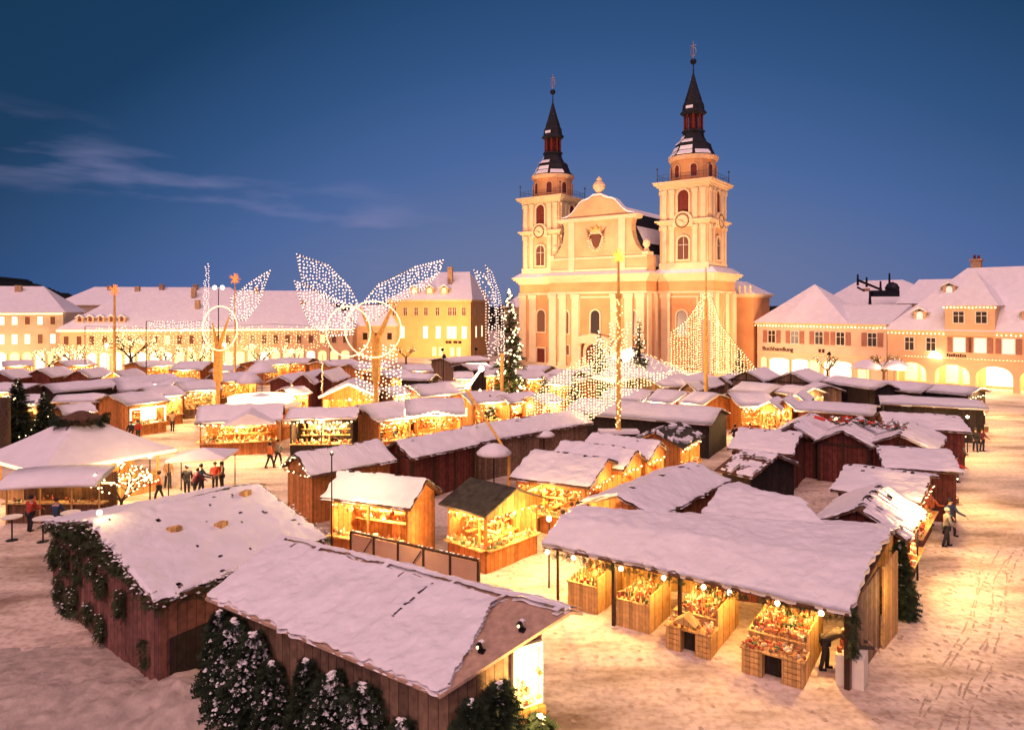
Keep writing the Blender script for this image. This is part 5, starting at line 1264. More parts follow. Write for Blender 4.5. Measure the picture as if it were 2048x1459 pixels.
# ---------------------------------------------------------------- fir trees
fir(((-0.27, 76.00, 11.00)[0], 76, 0), 12.9, 2.6, 'tall Christmas tree covered in round bulbs between light wing and church', .1, .40, .12, .8, seed=4)
fir(((10.38, 84.00, 11.00)[0], 84, 0), 8.2, 2.1, 'dark lit fir left of the thick golden post before the church door', .2, .35, .08, .7, seed=6)
fir(((15.30, 84.00, 11.00)[0], 84, 0), 9.6, 1.8, 'slim tall dark fir right of the thick golden post', .2, .35, .08, .7, seed=7)
fir((2.98, 65.25) + (0,), 4.6, 1.6, 'bulb covered fir just right of the very bright low stall', .1, .55, .06, .9, seed=8, bmat=BULBY)
fir((6.08, 67.54) + (0,), 4.4, 1.5, 'bulb covered fir at the left foot of the light gown', .1, .55, .06, .9, seed=9, bmat=BULBY)
fir((-1.86, 62.10) + (0,), 3.2, .8, 'narrow dark fir behind the slanted pole', .2, .3, .05, 1, seed=10)
fir((13.81, 24.92) + (0,), 2.7, .5, 'dark unlit fir at the right end of the long open stall', .2, .0, .06, 1.9, seed=11, needle=NEEDLE)
fir(((32.43, 100.00, 11.00)[0], 100, 0), 5.2, 1.6, 'small bulb covered fir before the church right corner', .1, .5, .07, .8, seed=12, bmat=BULBY)
fir((-37.38, 52.92) + (0,), 5.6, 1.7, 'big dark conifer behind the hipped pavilion at the left edge', .15, .05, .05, 1.5, seed=13)
fir((-36.00, 53.85) + (0,), 4.4, 1.4, 'dark conifer right behind the hipped pavilion roof top', .15, .05, .05, 1.5, seed=14)
t = thing('tree_trunk', 'thick bare grey brown trunk cut off by the left edge above the pavilion', 'tree', (-35.94, 49.52) + (0,))
m = MB(); m.tube((0, 0, 0), (.05, 0, 4.6), .42, .34, 10); m.build('trunk', BARK, t)

# ---------------------------------------------------------------- tent, pavilions
def cone_roof(par, R_, ze, zr, n=16, snow=True, top=None, m_=SNOW):
    m = MB(); k = 10; prof = []
    prof.append((R_ - .05, ze - .16)); prof.append((R_, ze))
    for i in range(1, k + 1): t_ = i / k; prof.append((R_ * (1 - t_) + (top or .05) * t_, ze + (zr - ze) * (t_ ** 1.15)))
    m.lathe((0, 0, 0), prof, n); o = m.build('roof', m_, par, False)
    return o
t = thing('round_tent', 'wide round tent with snowy cone roof and glowing rim before the church', 'tent', ((14.96, 88.00, 11.00)[0], 88, 0))
cone_roof(t, 7.1, 2.9, 5.9, 24)
m = MB(); m.lathe((0, 0, 0), [(6.9, 2.2), (6.95, 2.72)], 24); m.build('glowing_rim', GLOWT, t)
m = MB()
for i in range(12): a = i * math.pi / 6; m.tube((6.6 * math.cos(a), 6.6 * math.sin(a), 0), (6.6 * math.cos(a), 6.6 * math.sin(a), 2.3), .08, .08, 6)
m.build('post', GOLDW, t); plight((0, -2, 2.0), 700, (1, .6, .25), .4, t)
m = MB()
for i in range(420):
    a = rnd.uniform(0, 6.283); q = math.sqrt(rnd.random()); m.octa((7 * q * math.cos(a), 7 * q * math.sin(a), 2.95 + 3.0 * (1 - q) + .08), .05)
m.build('light_string', BULBY, t)
t = thing('hipped_pavilion', 'hipped snow roofed pavilion with glowing eave and fir garland on its cap, left edge', 'pavilion', (-25.4, 41.2, 0), R(12))
cone_roof(t, 5.2, 2.5, 4.2, 4, top=1.2)
m = MB(); m.lathe((0, 0, 4.15), [(1.15, 0), (1.2, .35), (1.0, .4), (.2, .75)], 8); m.build('roof_cap', ROOFW, t)
m = MB(); rnd.seed(44)
for i in range(160): a = rnd.uniform(0, 6.283); sprig(m, (1.15 * math.cos(a), 1.15 * math.sin(a), 4.2 + rnd.uniform(0, .4)), (math.cos(a), math.sin(a), rnd.uniform(-1, .5)), .45, .2, 6)
m.build('fir_garland', NEEDLE, t)
m = MB(); m.path([(5.2 * math.cos(a), 5.2 * math.sin(a), 2.36) for a in [i * math.pi / 2 for i in range(4)]], .09, 6, True); m.build('glowing_rim', GLOWT, t)
m = MB()
for i in range(4): a = i * math.pi / 2; m.tube((4.2 * math.cos(a), 4.2 * math.sin(a), 0), (4.2 * math.cos(a), 4.2 * math.sin(a), 2.7), .09, .09, 6)
m.build('post', PINE, t); m = MB(); m.lathe((0, 0, 0), [(2.9, 0), (2.9, 2.4)], 4); m.build('bar_wall', ORANGE, t)
m = MB(); m.lathe((0, 0, 0), [(4.2, 0), (4.2, 1.0), (4.4, 1.02), (4.4, 1.1), (3.7, 1.1)], 4); m.build('counter', PINE, t)
plight((2.8, -2.2, 2.1), 420, (1, .6, .25), .2, t); plight((-2.0, -2.6, 2.1), 420, (1, .6, .25), .2, t)
# bar under a curved awning in front of the pavilion
t = thing('bar_stall', 'long bar under a curved snow covered awning in front of the hipped pavilion', 'bar', (-23.27, 35.65) + (0,))
m = MB(); k = 14
for i in range(k + 1):
    u = i / k; x = -2.6 + 5.1 * u; z = 2.25 + .25 * math.sin(u * 2.2) ; m.v += [(x, -.75 - .25 * math.sin(u * 3.1), z - .25), (x, .1, z + .12), (x, 1.0, z + .3), (x, -.75 - .25 * math.sin(u * 3.1), z - .42), (x, 1.0, z + .1)]
for i in range(k):
    b = i * 5; m.f += [(b, b + 5, b + 6, b + 1), (b + 1, b + 6, b + 7, b + 2), (b, b + 3, b + 8, b + 5), (b + 3, b + 4, b + 9, b + 8), (b + 2, b + 7, b + 9, b + 4)]; m.m += [0] * 5
m.build('awning', SNOW, t, True)
m = MB(); m.box(-2.5, 0, 0, 2.4, .12, 1.0); m.box(-2.5, 1.3, 0, 2.4, 1.4, 2.3); m.build('bar_front', BROWN, t)
m = MB(); m.box(-2.6, -.2, 1.004, 2.5, .4, 1.07); m.build('counter', PINE, t)
m = MB()
for x in (-2.4, -.7, .9, 2.3): m.tube((x, -.1, 0), (x, -.1, 2.2), .045, .045, 6)
m.build('post', PINE, t)
goods_mesh((-2.4, 0, 0), (2.3, 0, 0), (0, 1), 1.08, .5, .1).build('bottles', GOODS, t)
m = MB(); m.box(-2.4, 1.25, 1.7, 2.2, 1.295, 1.78); m.build('light_bar', BULBY, t)
plight((.2, .6, 1.85), 40, (1, .6, .22), .15, t)
tb = thing('standing_table', 'round white topped bar table, rightmost of the three before the bar', 'bar table', (-21.30, 33.77) + (0,), 0, 'round bar tables before the bar')
m = MB(); m.lathe((0, 0, 1.08), [(.42, 0), (.43, .02), (.43, .05), (.40, .06)], 20); m.build('table_top', CLOTH, tb)
m = MB(); m.tube((0, 0, .02), (0, 0, 1.08), .035, .035, 8); m.lathe((0, 0, 0), [(.26, 0), (.24, .03), (.05, .05)], 12); m.build('table_leg', METAL, tb)
for (px_, py_), lb in (((86, 1083), 'round white topped bar table, middle one of the three before the bar'), ((24, 1080), 'round white topped bar table, leftmost of the three before the bar')):
    c_ = copy_tree(tb); Yt = 1400 * 11 / (py_ - 614); c_.location = ((px_ - 1024) / 1400 * Yt, Yt, 0); c_['label'] = lb
# awning on the open square
def parasol(loc, h, r, label, n=8, z2=.35, sag=0, cat='parasol'):
    t = thing('snowy_parasol', label, cat, loc)
    m = MB(); m.lathe((0, 0, h), [(r * .96, -.12), (r, 0), (r * .75, z2 * .45), (r * .4, z2 * .85), (.02, z2)], n); m.build('canopy', SNOW, t, True)
    m = MB(); m.tube((0, 0, 0), (0, 0, h), .04, .04, 8); m.lathe((0, 0, 0), [(.35, 0), (.3, .08), (.05, .1)], 10); m.build('pole', METAL, t); return t
parasol((-1.07, 41.51) + (0,), 2.4, 1.05, 'large snow domed parasol at the foot of the slanted pole', 20, .55)
parasol((2.19, 47.98) + (0,), 2.3, .75, 'small flat snowy parasol left of the alley zigzag huts', 16, .3)
for i, (px_, py_, h, r_, lb) in enumerate([(497, 810, 2.6, 1.7, 'small snowy pyramid tent on the left of three in front of the far huts'), (524, 800, 3.4, 1.9, 'pink snowy pyramid tent between two lit far huts'), (1733, 775, 2.7, 2.3, 'small far pyramid tent left of the arcade, left one'), (1788, 775, 2.7, 2.6, 'small far pyramid tent left of the arcade, right one')]):
    Yt = 1400 * 11 / (py_ - 614); parasol(((px_ - 1024) / 1400 * Yt, Yt, 0), h, r_, lb, 4, 1.2, cat='tent')
t = thing('square_awning', 'low square snow covered canopy on the open left square above a group of people', 'canopy', (-18.26, 41.18) + (0,))
m = MB(); a_ = [(-1.75, -.8, 2.15), (1.75, -.95, 2.35), (1.85, .9, 2.5), (-1.7, 1.0, 2.3), (.1, 0, 2.75)]
m.add(a_ + [(x, y, z - .13) for x, y, z in a_[:4]], [(0, 1, 4), (1, 2, 4), (2, 3, 4), (3, 0, 4), (0, 5, 6, 1), (1, 6, 7, 2), (2, 7, 8, 3), (3, 8, 5, 0), (8, 7, 6, 5)]); m.build('canopy', SNOW, t)
m = MB()
for x, y in ((-1.6, -.7), (1.6, -.8), (1.65, .8), (-1.6, .85)): m.tube((x, y, 0), (x, y, 2.2), .035, .035, 6)
m.build('post', METAL, t); plight((-.5, -.4, 2.0), 420, (1, .6, .3), .15, t)
# glowing round pavilion with parapet
t = thing('round_pavilion', 'round pavilion with a blazing white roof band behind the wide orange stall', 'pavilion', ((-21.16, 59.00, 11.00)[0], 59, 0))
m = MB(); m.lathe((0, 0, 0), [(2.6, 2.95), (2.65, 3.5), (2.5, 3.55)], 20); m.build('glowing_band', BULBY, t)
m = MB(); m.lathe((0, 0, 0), [(3.15, 2.62), (3.3, 2.75), (2.8, 3.0)], 20); m.build('canopy', CLOTH, t)
m = MB()
for i in range(8): a = i * math.pi / 4 + .2; m.tube((2.6 * math.cos(a), 2.6 * math.sin(a), 0), (2.6 * math.cos(a), 2.6 * math.sin(a), 2.7), .12, .12, 6)
m.build('post', ORANGE, t)
m = MB(); m.lathe((0, 0, 0), [(2.5, 0), (2.5, 1.0), (2.7, 1.05), (2.3, 1.1)], 16); m.build('counter', ORANGE, t); goods_mesh((-2.2, -1.2, 0), (2.2, -1.2, 0), (0, 1), 1.1, 1, .15).build('goods', GOODS, t)
m = MB(); m.lathe((0, 0, 2.9), [(2.7, 0), (1.2, .5), (.05, .9)], 20); m.build('snow', SNOW, t); plight((0, -.5, 2.3), 260, (1, .62, .25), .3, t)
# slanted golden pole
t = thing('slanted_pole', 'long golden wooden pole leaning across the market from a small lamp to the snowy parasol', 'leaning pole', (-0.18, 41.51) + (0,))
m = MB(); b0 = Vector((0, 0, 2.2)); e0 = Vector((-3.02, 46.00, 5.61)) - Vector(t.location); m.tube(b0, e0, .075, .11, 8); m.tube(b0, (0, 0, 0), .09, .12, 8); m.build('pole', GOLDW, t)
m = MB(); m.tube(e0, e0 + Vector((.9, 0, 1.2)), .12, .06, 8); m.ball(e0 + Vector((1.0, 0, 1.35)), .2, 8, 6); m.build('lamp', LAMP, t)

# ---------------------------------------------------------------- foreground hut A: fir decorations
TA, iA = BUILT[0]
p, q = iA['K0'], iA['F0']; LsA = math.hypot(q[0] - p[0], q[1] - p[1]); anA = math.atan2(q[1] - p[1], q[0] - p[0]); tA = fr(p[0], p[1], anA)
rnd.seed(77)
def tuft_col(a, z0, z1, wd, dens=75, sn=.3):
    wd *= 1.35; m = MB(); s_ = MB()
    for i in range(int(dens * (z1 - z0) * wd / .3)):
        x, y, z = tA(a + rnd.gauss(0, wd * .35), .05 + rnd.random() * .18, rnd.uniform(z0, z1))
        sprig(m, (x, y, z), (rnd.uniform(-.6, .6), rnd.uniform(-.8, 0), -1 + rnd.uniform(-.3, .7)), .28, .11, 5)
        if rnd.random() < sn * .4: clump(s_, (x, y - .08, z + .05), rnd.uniform(.02, .05))
    g = m.build('fir_branch', NEEDLE2, TA); 
    if s_.v: s_.build('snow', CLUMP, g)
zA = iA['zf']
for (x, y0, y1, wd) in ((320, 530, 700, .45), (345, 760, 920, .3), (395, 545, 740, .25), (445, 800, 965, .4), (475, 580, 775, .25), (560, 620, 700, .45), (620, 680, 800, .5), (720, 740, 880, .35), (545, 870, 985, .35), (620, 915, 1060, .35), (400, 930, 1010, .6)):
    u = (x - 285) / 585; yt = 445 + (x - 285) * .51; yb = 925 + (x - 285) * .56
    tuft_col(u * LsA * .97 + .1, zA * (1 - (y1 - yt) / (yb - yt)), zA * (1 - (y0 - yt) / (yb - yt)), wd)
m = MB(); s_ = MB(); ap = math.hypot(iA['A0'][0] - p[0], iA['A0'][1] - p[1]); zap = iA['za']
for i in range(520):
    a = rnd.uniform(LsA * .06, LsA * .72); top = zA + (zap - zA) * (a / ap if a < ap else max(0, (LsA - a) / (LsA - ap)))
    z = rnd.uniform(zA + .02, top); x, y, zz = tA(a, .05 + rnd.random() * .25, z)
    sprig(m, (x, y, zz), (rnd.uniform(-1, 1), rnd.uniform(-1, 0), rnd.uniform(-1, .3)), .3, .12, 5)
    if rnd.random() < .08: clump(s_, (x, y - .1, zz + .05), .05)
g = m.build('gable_greenery', NEEDLE2, TA); s_.build('snow', CLUMP, g)
m = MB(); m.prism(tA, [(0, zA - .16), (LsA, zA - .16), (LsA, zA - .04), (0, zA - .04)], .002, .09); m.build('beam', POST, TA)
m = MB(); s_ = MB()
def edge_green(a, b, n, dn=.25):
    for i in range(n):
        x = Vector(a) + (Vector(b) - Vector(a)) * rnd.random(); x += Vector((rnd.uniform(-.12, .12), rnd.uniform(-.12, .12), rnd.uniform(-dn, .08)))
        sprig(m, x, (rnd.uniform(-1, 1), rnd.uniform(-1, 1), rnd.uniform(-1, .4)), .24, .1, 5)
        if rnd.random() < .3: clump(s_, x + Vector((0, 0, .1)), rnd.uniform(.04, .08))
E0, E1, R0_, R1_, B0 = [iA[k] for k in ('E0', 'E1', 'R0', 'R1', 'B0')]
edge_green((*E0, 2.8), (*R0_, 3.9), 260); edge_green((*B0, 2.8), (*R0_, 3.9), 50); edge_green((*E0, 2.8), (*E1, 2.8), 240); edge_green((*R1_, 3.95), (*E1, 2.85), 90)
g = m.build('eave_greenery', NEEDLE2, iA['roof']); s_.build('snow', CLUMP, g)
# small wreath near the front corner
m = MB(); uc = (815 - 285) / 585 * LsA
for i in range(130):
    t_ = i * .0483 * 2; x, y, z = tA(uc + .24 * math.cos(t_), .08, .95 + .38 * math.sin(t_)); sprig(m, (x, y, z), (rnd.uniform(-1, 1), -.3, rnd.uniform(-1, 1)), .16, .07, 4)
m.build('wreath', NEEDLE2, TA)
# dark doorway on the eave side
p1, q1 = iA['F0'], iA['F1']; L1_ = math.hypot(q1[0] - p1[0], q1[1] - p1[1]); tF = fr(p1[0], p1[1], math.atan2(q1[1] - p1[1], q1[0] - p1[0]))
m = MB(); m.prism(tF, rect(1.45, 0, 2.3, 1.55), .003, .05); m.build('door', DARK, TA)
# lamp at the gable peak
m = MB(); lp = (R0_[0] + .25, R0_[1] + .15, 4.22); m.ball(lp, .09, 10, 6); m.build('gable_lamp', LAMP, TA); plight((lp[0] + .1, lp[1], lp[2] + .22), 26, (1, .62, .22), .06, TA)
for i in range(5):
    pass
# stones / ballast blocks lying on the snow
RB = iA['roof']; rnd.seed(12)
for u, v in ((.32, .62), (.55, .52), (.85, .86)):
    a = lerp(lerp(E0, E1, u), lerp(R0_, R1_, u), v); z = 2.8 + 1.1 * v
    m = MB(); m.cbox((*a, z + .08), .42, .26, .16, rnd.uniform(0, 2)); m.build('ballast_block', PINE, RB)
# ---------------------------------------------------------------- foreground hut B
TB, iB = BUILT[1]
iB['roof'].data.materials.clear(); iB['roof'].data.materials.append(mat('bare_roof_boards', (.46, .31, .22), .85, var=.2, vscale=5, bump=.4))
cB = iB['c']
def Bpt(u, v, dz=0):
    a = lerp(lerp(iB['E0'], iB['E1'], u), lerp(iB['R0'], iB['R1'], u), v); return (a[0], a[1], 2.9 + 1.0 * v + dz)
for u, v in ((.95, .42), (.965, .70)):
    c_ = Bpt(u, v); m = MB(); m.mat(METAL); m.cbox((c_[0], c_[1], c_[2]), .13, .13, .06, -.5); m.tube((c_[0], c_[1], c_[2] + .06), (c_[0] - .07, c_[1] - .07, c_[2] + .2), .04, .075, 8); m.mat(CLUMP)
    clump(m, (c_[0], c_[1] + .05, c_[2] + .22), .09); m.mat(BULBY); m.ball((c_[0] - .09, c_[1] - .11, c_[2] + .16), .035, 8, 5); m.build('roof_lamp', None, iB['roof'])
p1, q1 = iB['F1'], iB['K1']; L1_ = math.hypot(q1[0] - p1[0], q1[1] - p1[1]); tR = fr(p1[0], p1[1], math.atan2(q1[1] - p1[1], q1[0] - p1[0]))
m = MB(); m.prism(tR, rect(L1_ - .42, 2.1, .6, 1.2), .003, .05); sc = m.build('lit_showcase', mat('showcase_light', (1, .7, .3), .5, emit=(1, .55, .16), es=1.5), TB)
m = MB(); m.ring(tR, rect(L1_ - .42, 2.0, .76, 1.4), rect(L1_ - .42, 2.1, .6, 1.2), .0, .12); m.build('showcase_frame', FRAMEW, sc)
m = MB(); m.prism(tR, rect(L1_ - .42, 0, .76, 1.99), .003, .25); m.build('showcase_base', ORANGE, sc)
m = MB()
for i in range(16): m.octa(tR(L1_ - .42 + rnd.uniform(-.28, .28), .2, 2.15 + rnd.uniform(0, .6)), rnd.uniform(.04, .09))
m.build('goods', GOODS, sc)
plight((cB[0] + tR(L1_ - .3, .9, 1.6)[0], cB[1] + tR(L1_ - .3, .9, 1.6)[1], 2.7), 420, (1, .6, .2), .1)
rnd.seed(5)
F0_, F1_ = iB['F0'], iB['F1']; out = Vector((F1_[1] - F0_[1], -(F1_[0] - F0_[0]))).normalized()
if out.y > 0: out = -out
FL = [(.06, 2.65, .5, 'snow laden fir at the left corner of the brown plank hut'), (.14, 2.6, .72, 'bushy snow laden fir, second from the left corner of the brown plank hut'), (.24, 2.45, .75, 'widest snow laden fir leaning on the front of the brown plank hut'), (.33, 1.9, .45, 'slim snow laden fir left of the bare stretch of plank wall'),
      (.49, 2.35, .33, 'slender snow laden fir right of the bare stretch of plank wall'), (.6, 2.3, .72, 'snow laden fir at the bottom picture edge, heavy white lumps'), (.73, 2.35, .68, 'low snow laden fir at the bottom picture edge near the hut corner'), (.87, 1.9, .5, 'smallest snow laden fir by the right front corner of the brown plank hut')]
for i, (u, h, r_, lb) in enumerate(FL):
    a = lerp(F0_, F1_, u); fir((cB[0] + a[0] + out.x * .33, cB[1] + a[1] + out.y * .33, 0), h, r_, lb, 1.25, 0, .05, 2.7, 'snow laden firs around the brown plank hut', seed=60 + i, colm=.5, sn=(.03, .075))
for i, (u, h, r_, sn, lb) in enumerate(((.14, 2.7, .7, .5, 'dark fir on the gable side of the brown plank hut, nearest its corner'), (.42, 2.9, .7, .5, 'dark fir in the middle of the gable side of the brown plank hut'), (.86, 1.9, .5, .5, 'low dark fir below the lit showcase of the brown plank hut'))):
    x, y, z = tR(L1_ * u, .5, 0); fir((cB[0] + x, cB[1] + y, 0), h, r_, lb, sn, 0, .05, 2.6, 'snow laden firs around the brown plank hut', seed=80 + i, colm=.5, sn=(.025, .07))
# ---------------------------------------------------------------- open stall C
TC, iC = BUILT[2]; cC = iC['c']
F0_, F1_ = iC['E0'], iC['E1']; anC = math.atan2(F1_[1] - F0_[1], F1_[0] - F0_[0])
def Cp(u, v, z): a = lerp(lerp(iC['E0'], iC['E1'], u), lerp(iC['R0'], iC['R1'], u), v); return (a[0], a[1], z)
for u, wd in ((.055, .05), (.27, .07), (.5, .07), (.985, .09)):
    m = MB(); a = Cp(u, .06, 0); m.cbox(a, wd * 1.6, wd * 1.6, 2.32, anC); m.build('post', POST, TC)
# end wall
p1, q1 = iC['F1'], iC['K1']; L1_ = math.hypot(q1[0] - p1[0], q1[1] - p1[1]); tC = fr(p1[0], p1[1], math.atan2(q1[1] - p1[1], q1[0] - p1[0]))
ea, eb = Vector((9.68, 20.16)), Vector((11.89, 22.71)); ed_ = eb - ea; tE = fr(ea.x - cC[0], ea.y - cC[1], math.atan2(ed_.y, ed_.x))
m = MB(); m.prism(tE, [(0, 0), (ed_.length, 0), (ed_.length, 2.6), (0, 2.27)], 0, .06); m.build('end_wall', BROWN2, TC)
ea, eb = Vector((11.90, 22.51)), Vector((13.04, 23.77)); e2 = eb - ea; tE2 = fr(ea.x - cC[0], ea.y - cC[1], math.atan2(e2.y, e2.x)); m = MB(); m.prism(tE2, [(0, 0), (e2.length, 0), (e2.length, 2.75), (0, 2.65)], 0, .06); m.build('inner_wall', PINE, TC); plight((ea.x - cC[0] + .5, ea.y - cC[1] - .6, 1.9), 60, (1, .6, .2), .1, TC)
m = MB(); rnd.seed(9)
for i in range(190): x, y, z = tE(ed_.length * rnd.uniform(-.05, .12), .12, rnd.uniform(1.0, 2.4)); sprig(m, (x, y, z), (rnd.uniform(-1, 1), rnd.uniform(-1, 1), -1), .25, .1, 5)
m.build('garland', NEEDLE2, TC)
m = MB(); s_ = MB(); b = MB()
for i in range(300):
    x = Vector(Cp(rnd.random(), .01, 2.2 + rnd.uniform(-.16, .06))); sprig(m, x, (rnd.uniform(-1, 1), rnd.uniform(-1, 1), rnd.uniform(-1, .1)), .22, .09, 5)
m.build('eave_garland', NEEDLE2, iC['roof'])
for u in (.015, .12, .3, .45, .58, .66, .8, .92):
    m = MB(); a = Cp(u, .04, 2.06); m.ball(a, .085, 10, 6); m.build('hanging_lamp', LAMP, TC)
for u in (.1, .3, .5, .7, .9): a = Cp(u, .25, 1.98); plight(a, 260, (1, .56, .17), .1, TC)
# counters under the roof
rnd.seed(31)
GV = MB
def counter(loc, wd, dp, h, label, desk=True, gd=1.0, cloth=False):
    t = thing('display_counter', label, 'display counter', loc, R(-34), 'wooden counters under the long open stall')
    m = MB()
    if cloth:
        m.box(0, 0, 0, wd, dp, h); m.build('cloth_drape', CLOTH, t)
    else:
        y0 = .75 if desk else 0
        m.box(0, y0, 0, .05, dp, h); m.box(wd - .05, y0, 0, wd, dp, h + .35); m.box(.05, dp - .05, 0, wd - .05, dp, h); m.box(.05, y0, 0, wd - .05, y0 + .05, h - .002); m.build('side_panel', PINE, t)
        m = MB(); m.box(-.04, y0 - .04, h + .001, wd - .052, dp + .02, h + .05); m.build('table_top', PINE, t)
    if desk:
        a = wd * .34; b_ = wd * .66; hd = h * .78
        m = MB(); m.box(0, 0, 0, a, .7, hd); m.box(b_, 0, 0, wd, .7, hd); m.box(a, .6, 0, b_, .7, hd); m.build('desk_front', PINE, t)
        m = MB(); m.box(-.05, -.05, hd + .001, wd + .05, .745, hd + .05); m.build('desk_top', PINE, t)
        m = MB()
        for x0, x1 in ((.06, a - .06), (b_ + .06, wd - .06)):
            for k in range(4): m.box(x0, -.035, .08 + k * hd / 4.4, x1, -.001, .08 + (k + .75) * hd / 4.4)
        m.build('drawer', FRAMEW if False else PINE, t)
        m = MB(); m.box(a + .02, .3, .02, b_ - .02, .58, hd * .85); m.build('niche', DARK, t)
        m = MB()
        for i in range(int(60 * gd)): m.ball((rnd.uniform(0, wd), rnd.uniform(0, .7), hd + .09 + rnd.uniform(0, .08)), rnd.uniform(.035, .075), 6, 4)
        m.build('goods', GOODS, t)
    m = MB(); y = .1 if cloth or not desk else .9
    while y < dp - .1:
        x = .1
        while x < wd - .1:
            r_ = rnd.uniform(.025, .055); hh = rnd.uniform(.08, .34); xx = x + rnd.uniform(-.03, .03)
            if rnd.random() < .6: m.lathe((xx, y, h + .052), [(r_, 0), (r_ * 1.1, hh * .5), (r_ * .4, hh * .75), (r_ * .55, hh * .9), (.005, hh)], 6)
            else: m.cbox((xx, y, h + .052), r_ * 2.4, r_ * 2, hh * .6, rnd.random())
            x += .13 / gd
        y += .14 / gd
    m.build('wares', GOODS, t); return t
counter((6.93, 21.12) + (0,), 1.75, 3.0, .95, 'biggest wooden counter heaped with figures, with a dark niche in its front desk', True, 1.1)
counter((4.97, 22.58) + (0,), 1.45, 3.0, .95, 'wooden counter with a small gabled top over its niche, second from the right', True, .9)
counter((3.60, 24.21) + (0,), 1.25, 1.9, .92, 'low wooden counter between the two front posts of the open stall', False, .8)
counter((2.05, 25.67) + (0,), 1.2, 2.2, .95, 'leftmost wooden counter under the end of the open stall', False, .6)
counter((9.46, 20.48) + (0,), .75, .9, .85, 'cloth draped table at the right front post of the open stall', False, .7, True)
m = MB(); t = thing('toy_roof', 'small wooden gabled roof piece standing on the second counter', 'wooden model', (0, 0, 0)); t.location = Vector((5.66, 22.40, 1.02))
m.prism(fr(0, 0, R(-34)), [(-.38, 0), (.38, 0), (0, .26)], 0, .5); m.build('roof', PINE, t)

# ---------------------------------------------------------------- panel fence between the huts
pa = Vector((-6.68, 29.06)); pb = Vector((-1.23, 25.73)); dv = pb - pa; Lf = dv.length
t = thing('panel_fence', 'pale panel fence with dark posts and diagonal braces below the cream roofed stall', 'fence', (pa.x, pa.y, 0), math.atan2(dv.y, dv.x))
for i in range(5):
    m = MB(); m.box(Lf * i / 5 + .05, -.02, .1, Lf * (i + 1) / 5 - .05, .02, 1.62); m.build('panel', PANEL, t)
plight((Lf * .55, -1.0, 2.2), 60, (1, .6, .3), .2, t)  # added light in front of the panels, without a lamp
m = MB()
for i in range(6): m.box(Lf * i / 5 - .045, -.05, 0, Lf * i / 5 + .045, .05, 1.66)
m.box(0, -.055, 1.661, Lf, .055, 1.74); m.build('post', POST, t)
m = MB(); m.tube((Lf * .03, -.09, .2), (Lf * .19, -.09, 1.6), .025, .025, 5); m.tube((Lf * .43, -.09, .2), (Lf * .59, -.09, 1.6), .025, .025, 5); m.build('brace', POST, t)
m = MB(); 
for i in range(40): clump(m, (rnd.uniform(0, Lf), 0, 1.76), rnd.uniform(.03, .06))
m.build('snow', CLUMP, t)
# glass showcase along the alley under huts S and T
sa = Vector((-1.39, 29.39)); sb = Vector((2.52, 35.98)); dv = sb - sa; Ls_ = dv.length
t = thing('glass_showcase', 'long glass showcase full of bright wares running up the alley side of the corner stall', 'showcase', (sa.x, sa.y, 0), math.atan2(dv.y, dv.x))
m = MB(); m.box(0, .02, 0, Ls_, .9, .85); m.build('base', BROWN, t)
m = MB(); m.box(-.05, -.1, .86, Ls_ + .05, .95, .92)
for i in range(5): m.box(Ls_ * i / 4 - .04, -.06, .925, Ls_ * i / 4 + .04, .02, 2.3)
m.box(0, -.06, 2.302, Ls_, .0, 2.4); m.build('frame', GOLDW, t)
goods_mesh((.1, .1, 0), (Ls_ - .1, .1, 0), (0, 1), .925, 2.0, .1).build('wares', GOODS, t)
m = MB()
for i in range(14): m.octa((Ls_ * (i + .5) / 14, .2, 2.25), .05)
m.build('light_string', BULB, t)
plight((Ls_ * .25, -.1, 2.0), 120, (1, .62, .2), .2, t); plight((Ls_ * .75, -.1, 2.0), 120, (1, .62, .2), .2, t)
# added lamp posts that spill light onto the lanes; none stand in the market
def added_lamp(loc, e, label, h=2.6):
    t = thing('added_lane_lamp', label, 'lamp', loc, 0, 'added lamps along the market lanes')
    m = MB(); m.tube((0, 0, 0), (0, 0, h), .04, .03, 6); m.build('post', METAL, t)
    m = MB(); m.ball((0, 0, h + .1), .1, 10, 6); m.build('lamp_globe', LAMP, t); plight((0, -.02, h + .32), e, (1, .60, .20), .12, t); return t
LAMPS = [((1098, 1175), 430, 'added lamp post where the alley meets the left end of the long open stall'), ((1180, 1420), 0, ''), ((1835, 1160), 380, 'added lamp post at the lane corner of the ribbed roof hut'), ((1897, 1010), 260, 'added lamp post on the right lane between two snowy huts'),
         ((1935, 905), 300, 'added lamp post on the right lane beside the couple'), ((1968, 830), 500, 'added lamp post at the lane side of the long black hut'), ((300, 1010), 90, 'added lamp post right of the bulb bush on the left square'),
         ((330, 850), 420, 'added lamp post behind the wide orange stall'),          ((700, 860), 400, 'added lamp post before the black beamed bright stall'), ((870, 870), 330, 'added lamp post before the garland outlined stall'), ((960, 835), 500, 'added lamp post by the very bright low stall'), ((1040, 825), 500, 'added lamp post left of the bulb covered firs'),
         ((1440, 885), 420, 'added lamp post before the brightest wide stall'), ((1560, 862), 380, 'added lamp post by the three stepping gable stalls'), ((1290, 835), 350, 'added lamp post between the thick golden post and the lit row'),         ((580, 845), 300, 'added lamp post between the wide orange stall and the black beamed stall'), ((750, 790), 500, 'added lamp post at the foot of the tallest angel'), ((130, 815), 350, 'added lamp post left of the mint green stall'), ((450, 765), 500, 'added lamp post at the foot of the left angel')]
for (px_, py_), e, lb in LAMPS:
    if not e: continue
    Yt = 1400 * 11 / (py_ - 614); added_lamp(((px_ - 1024) / 1400 * Yt, Yt, 0), e * 3.0, lb)

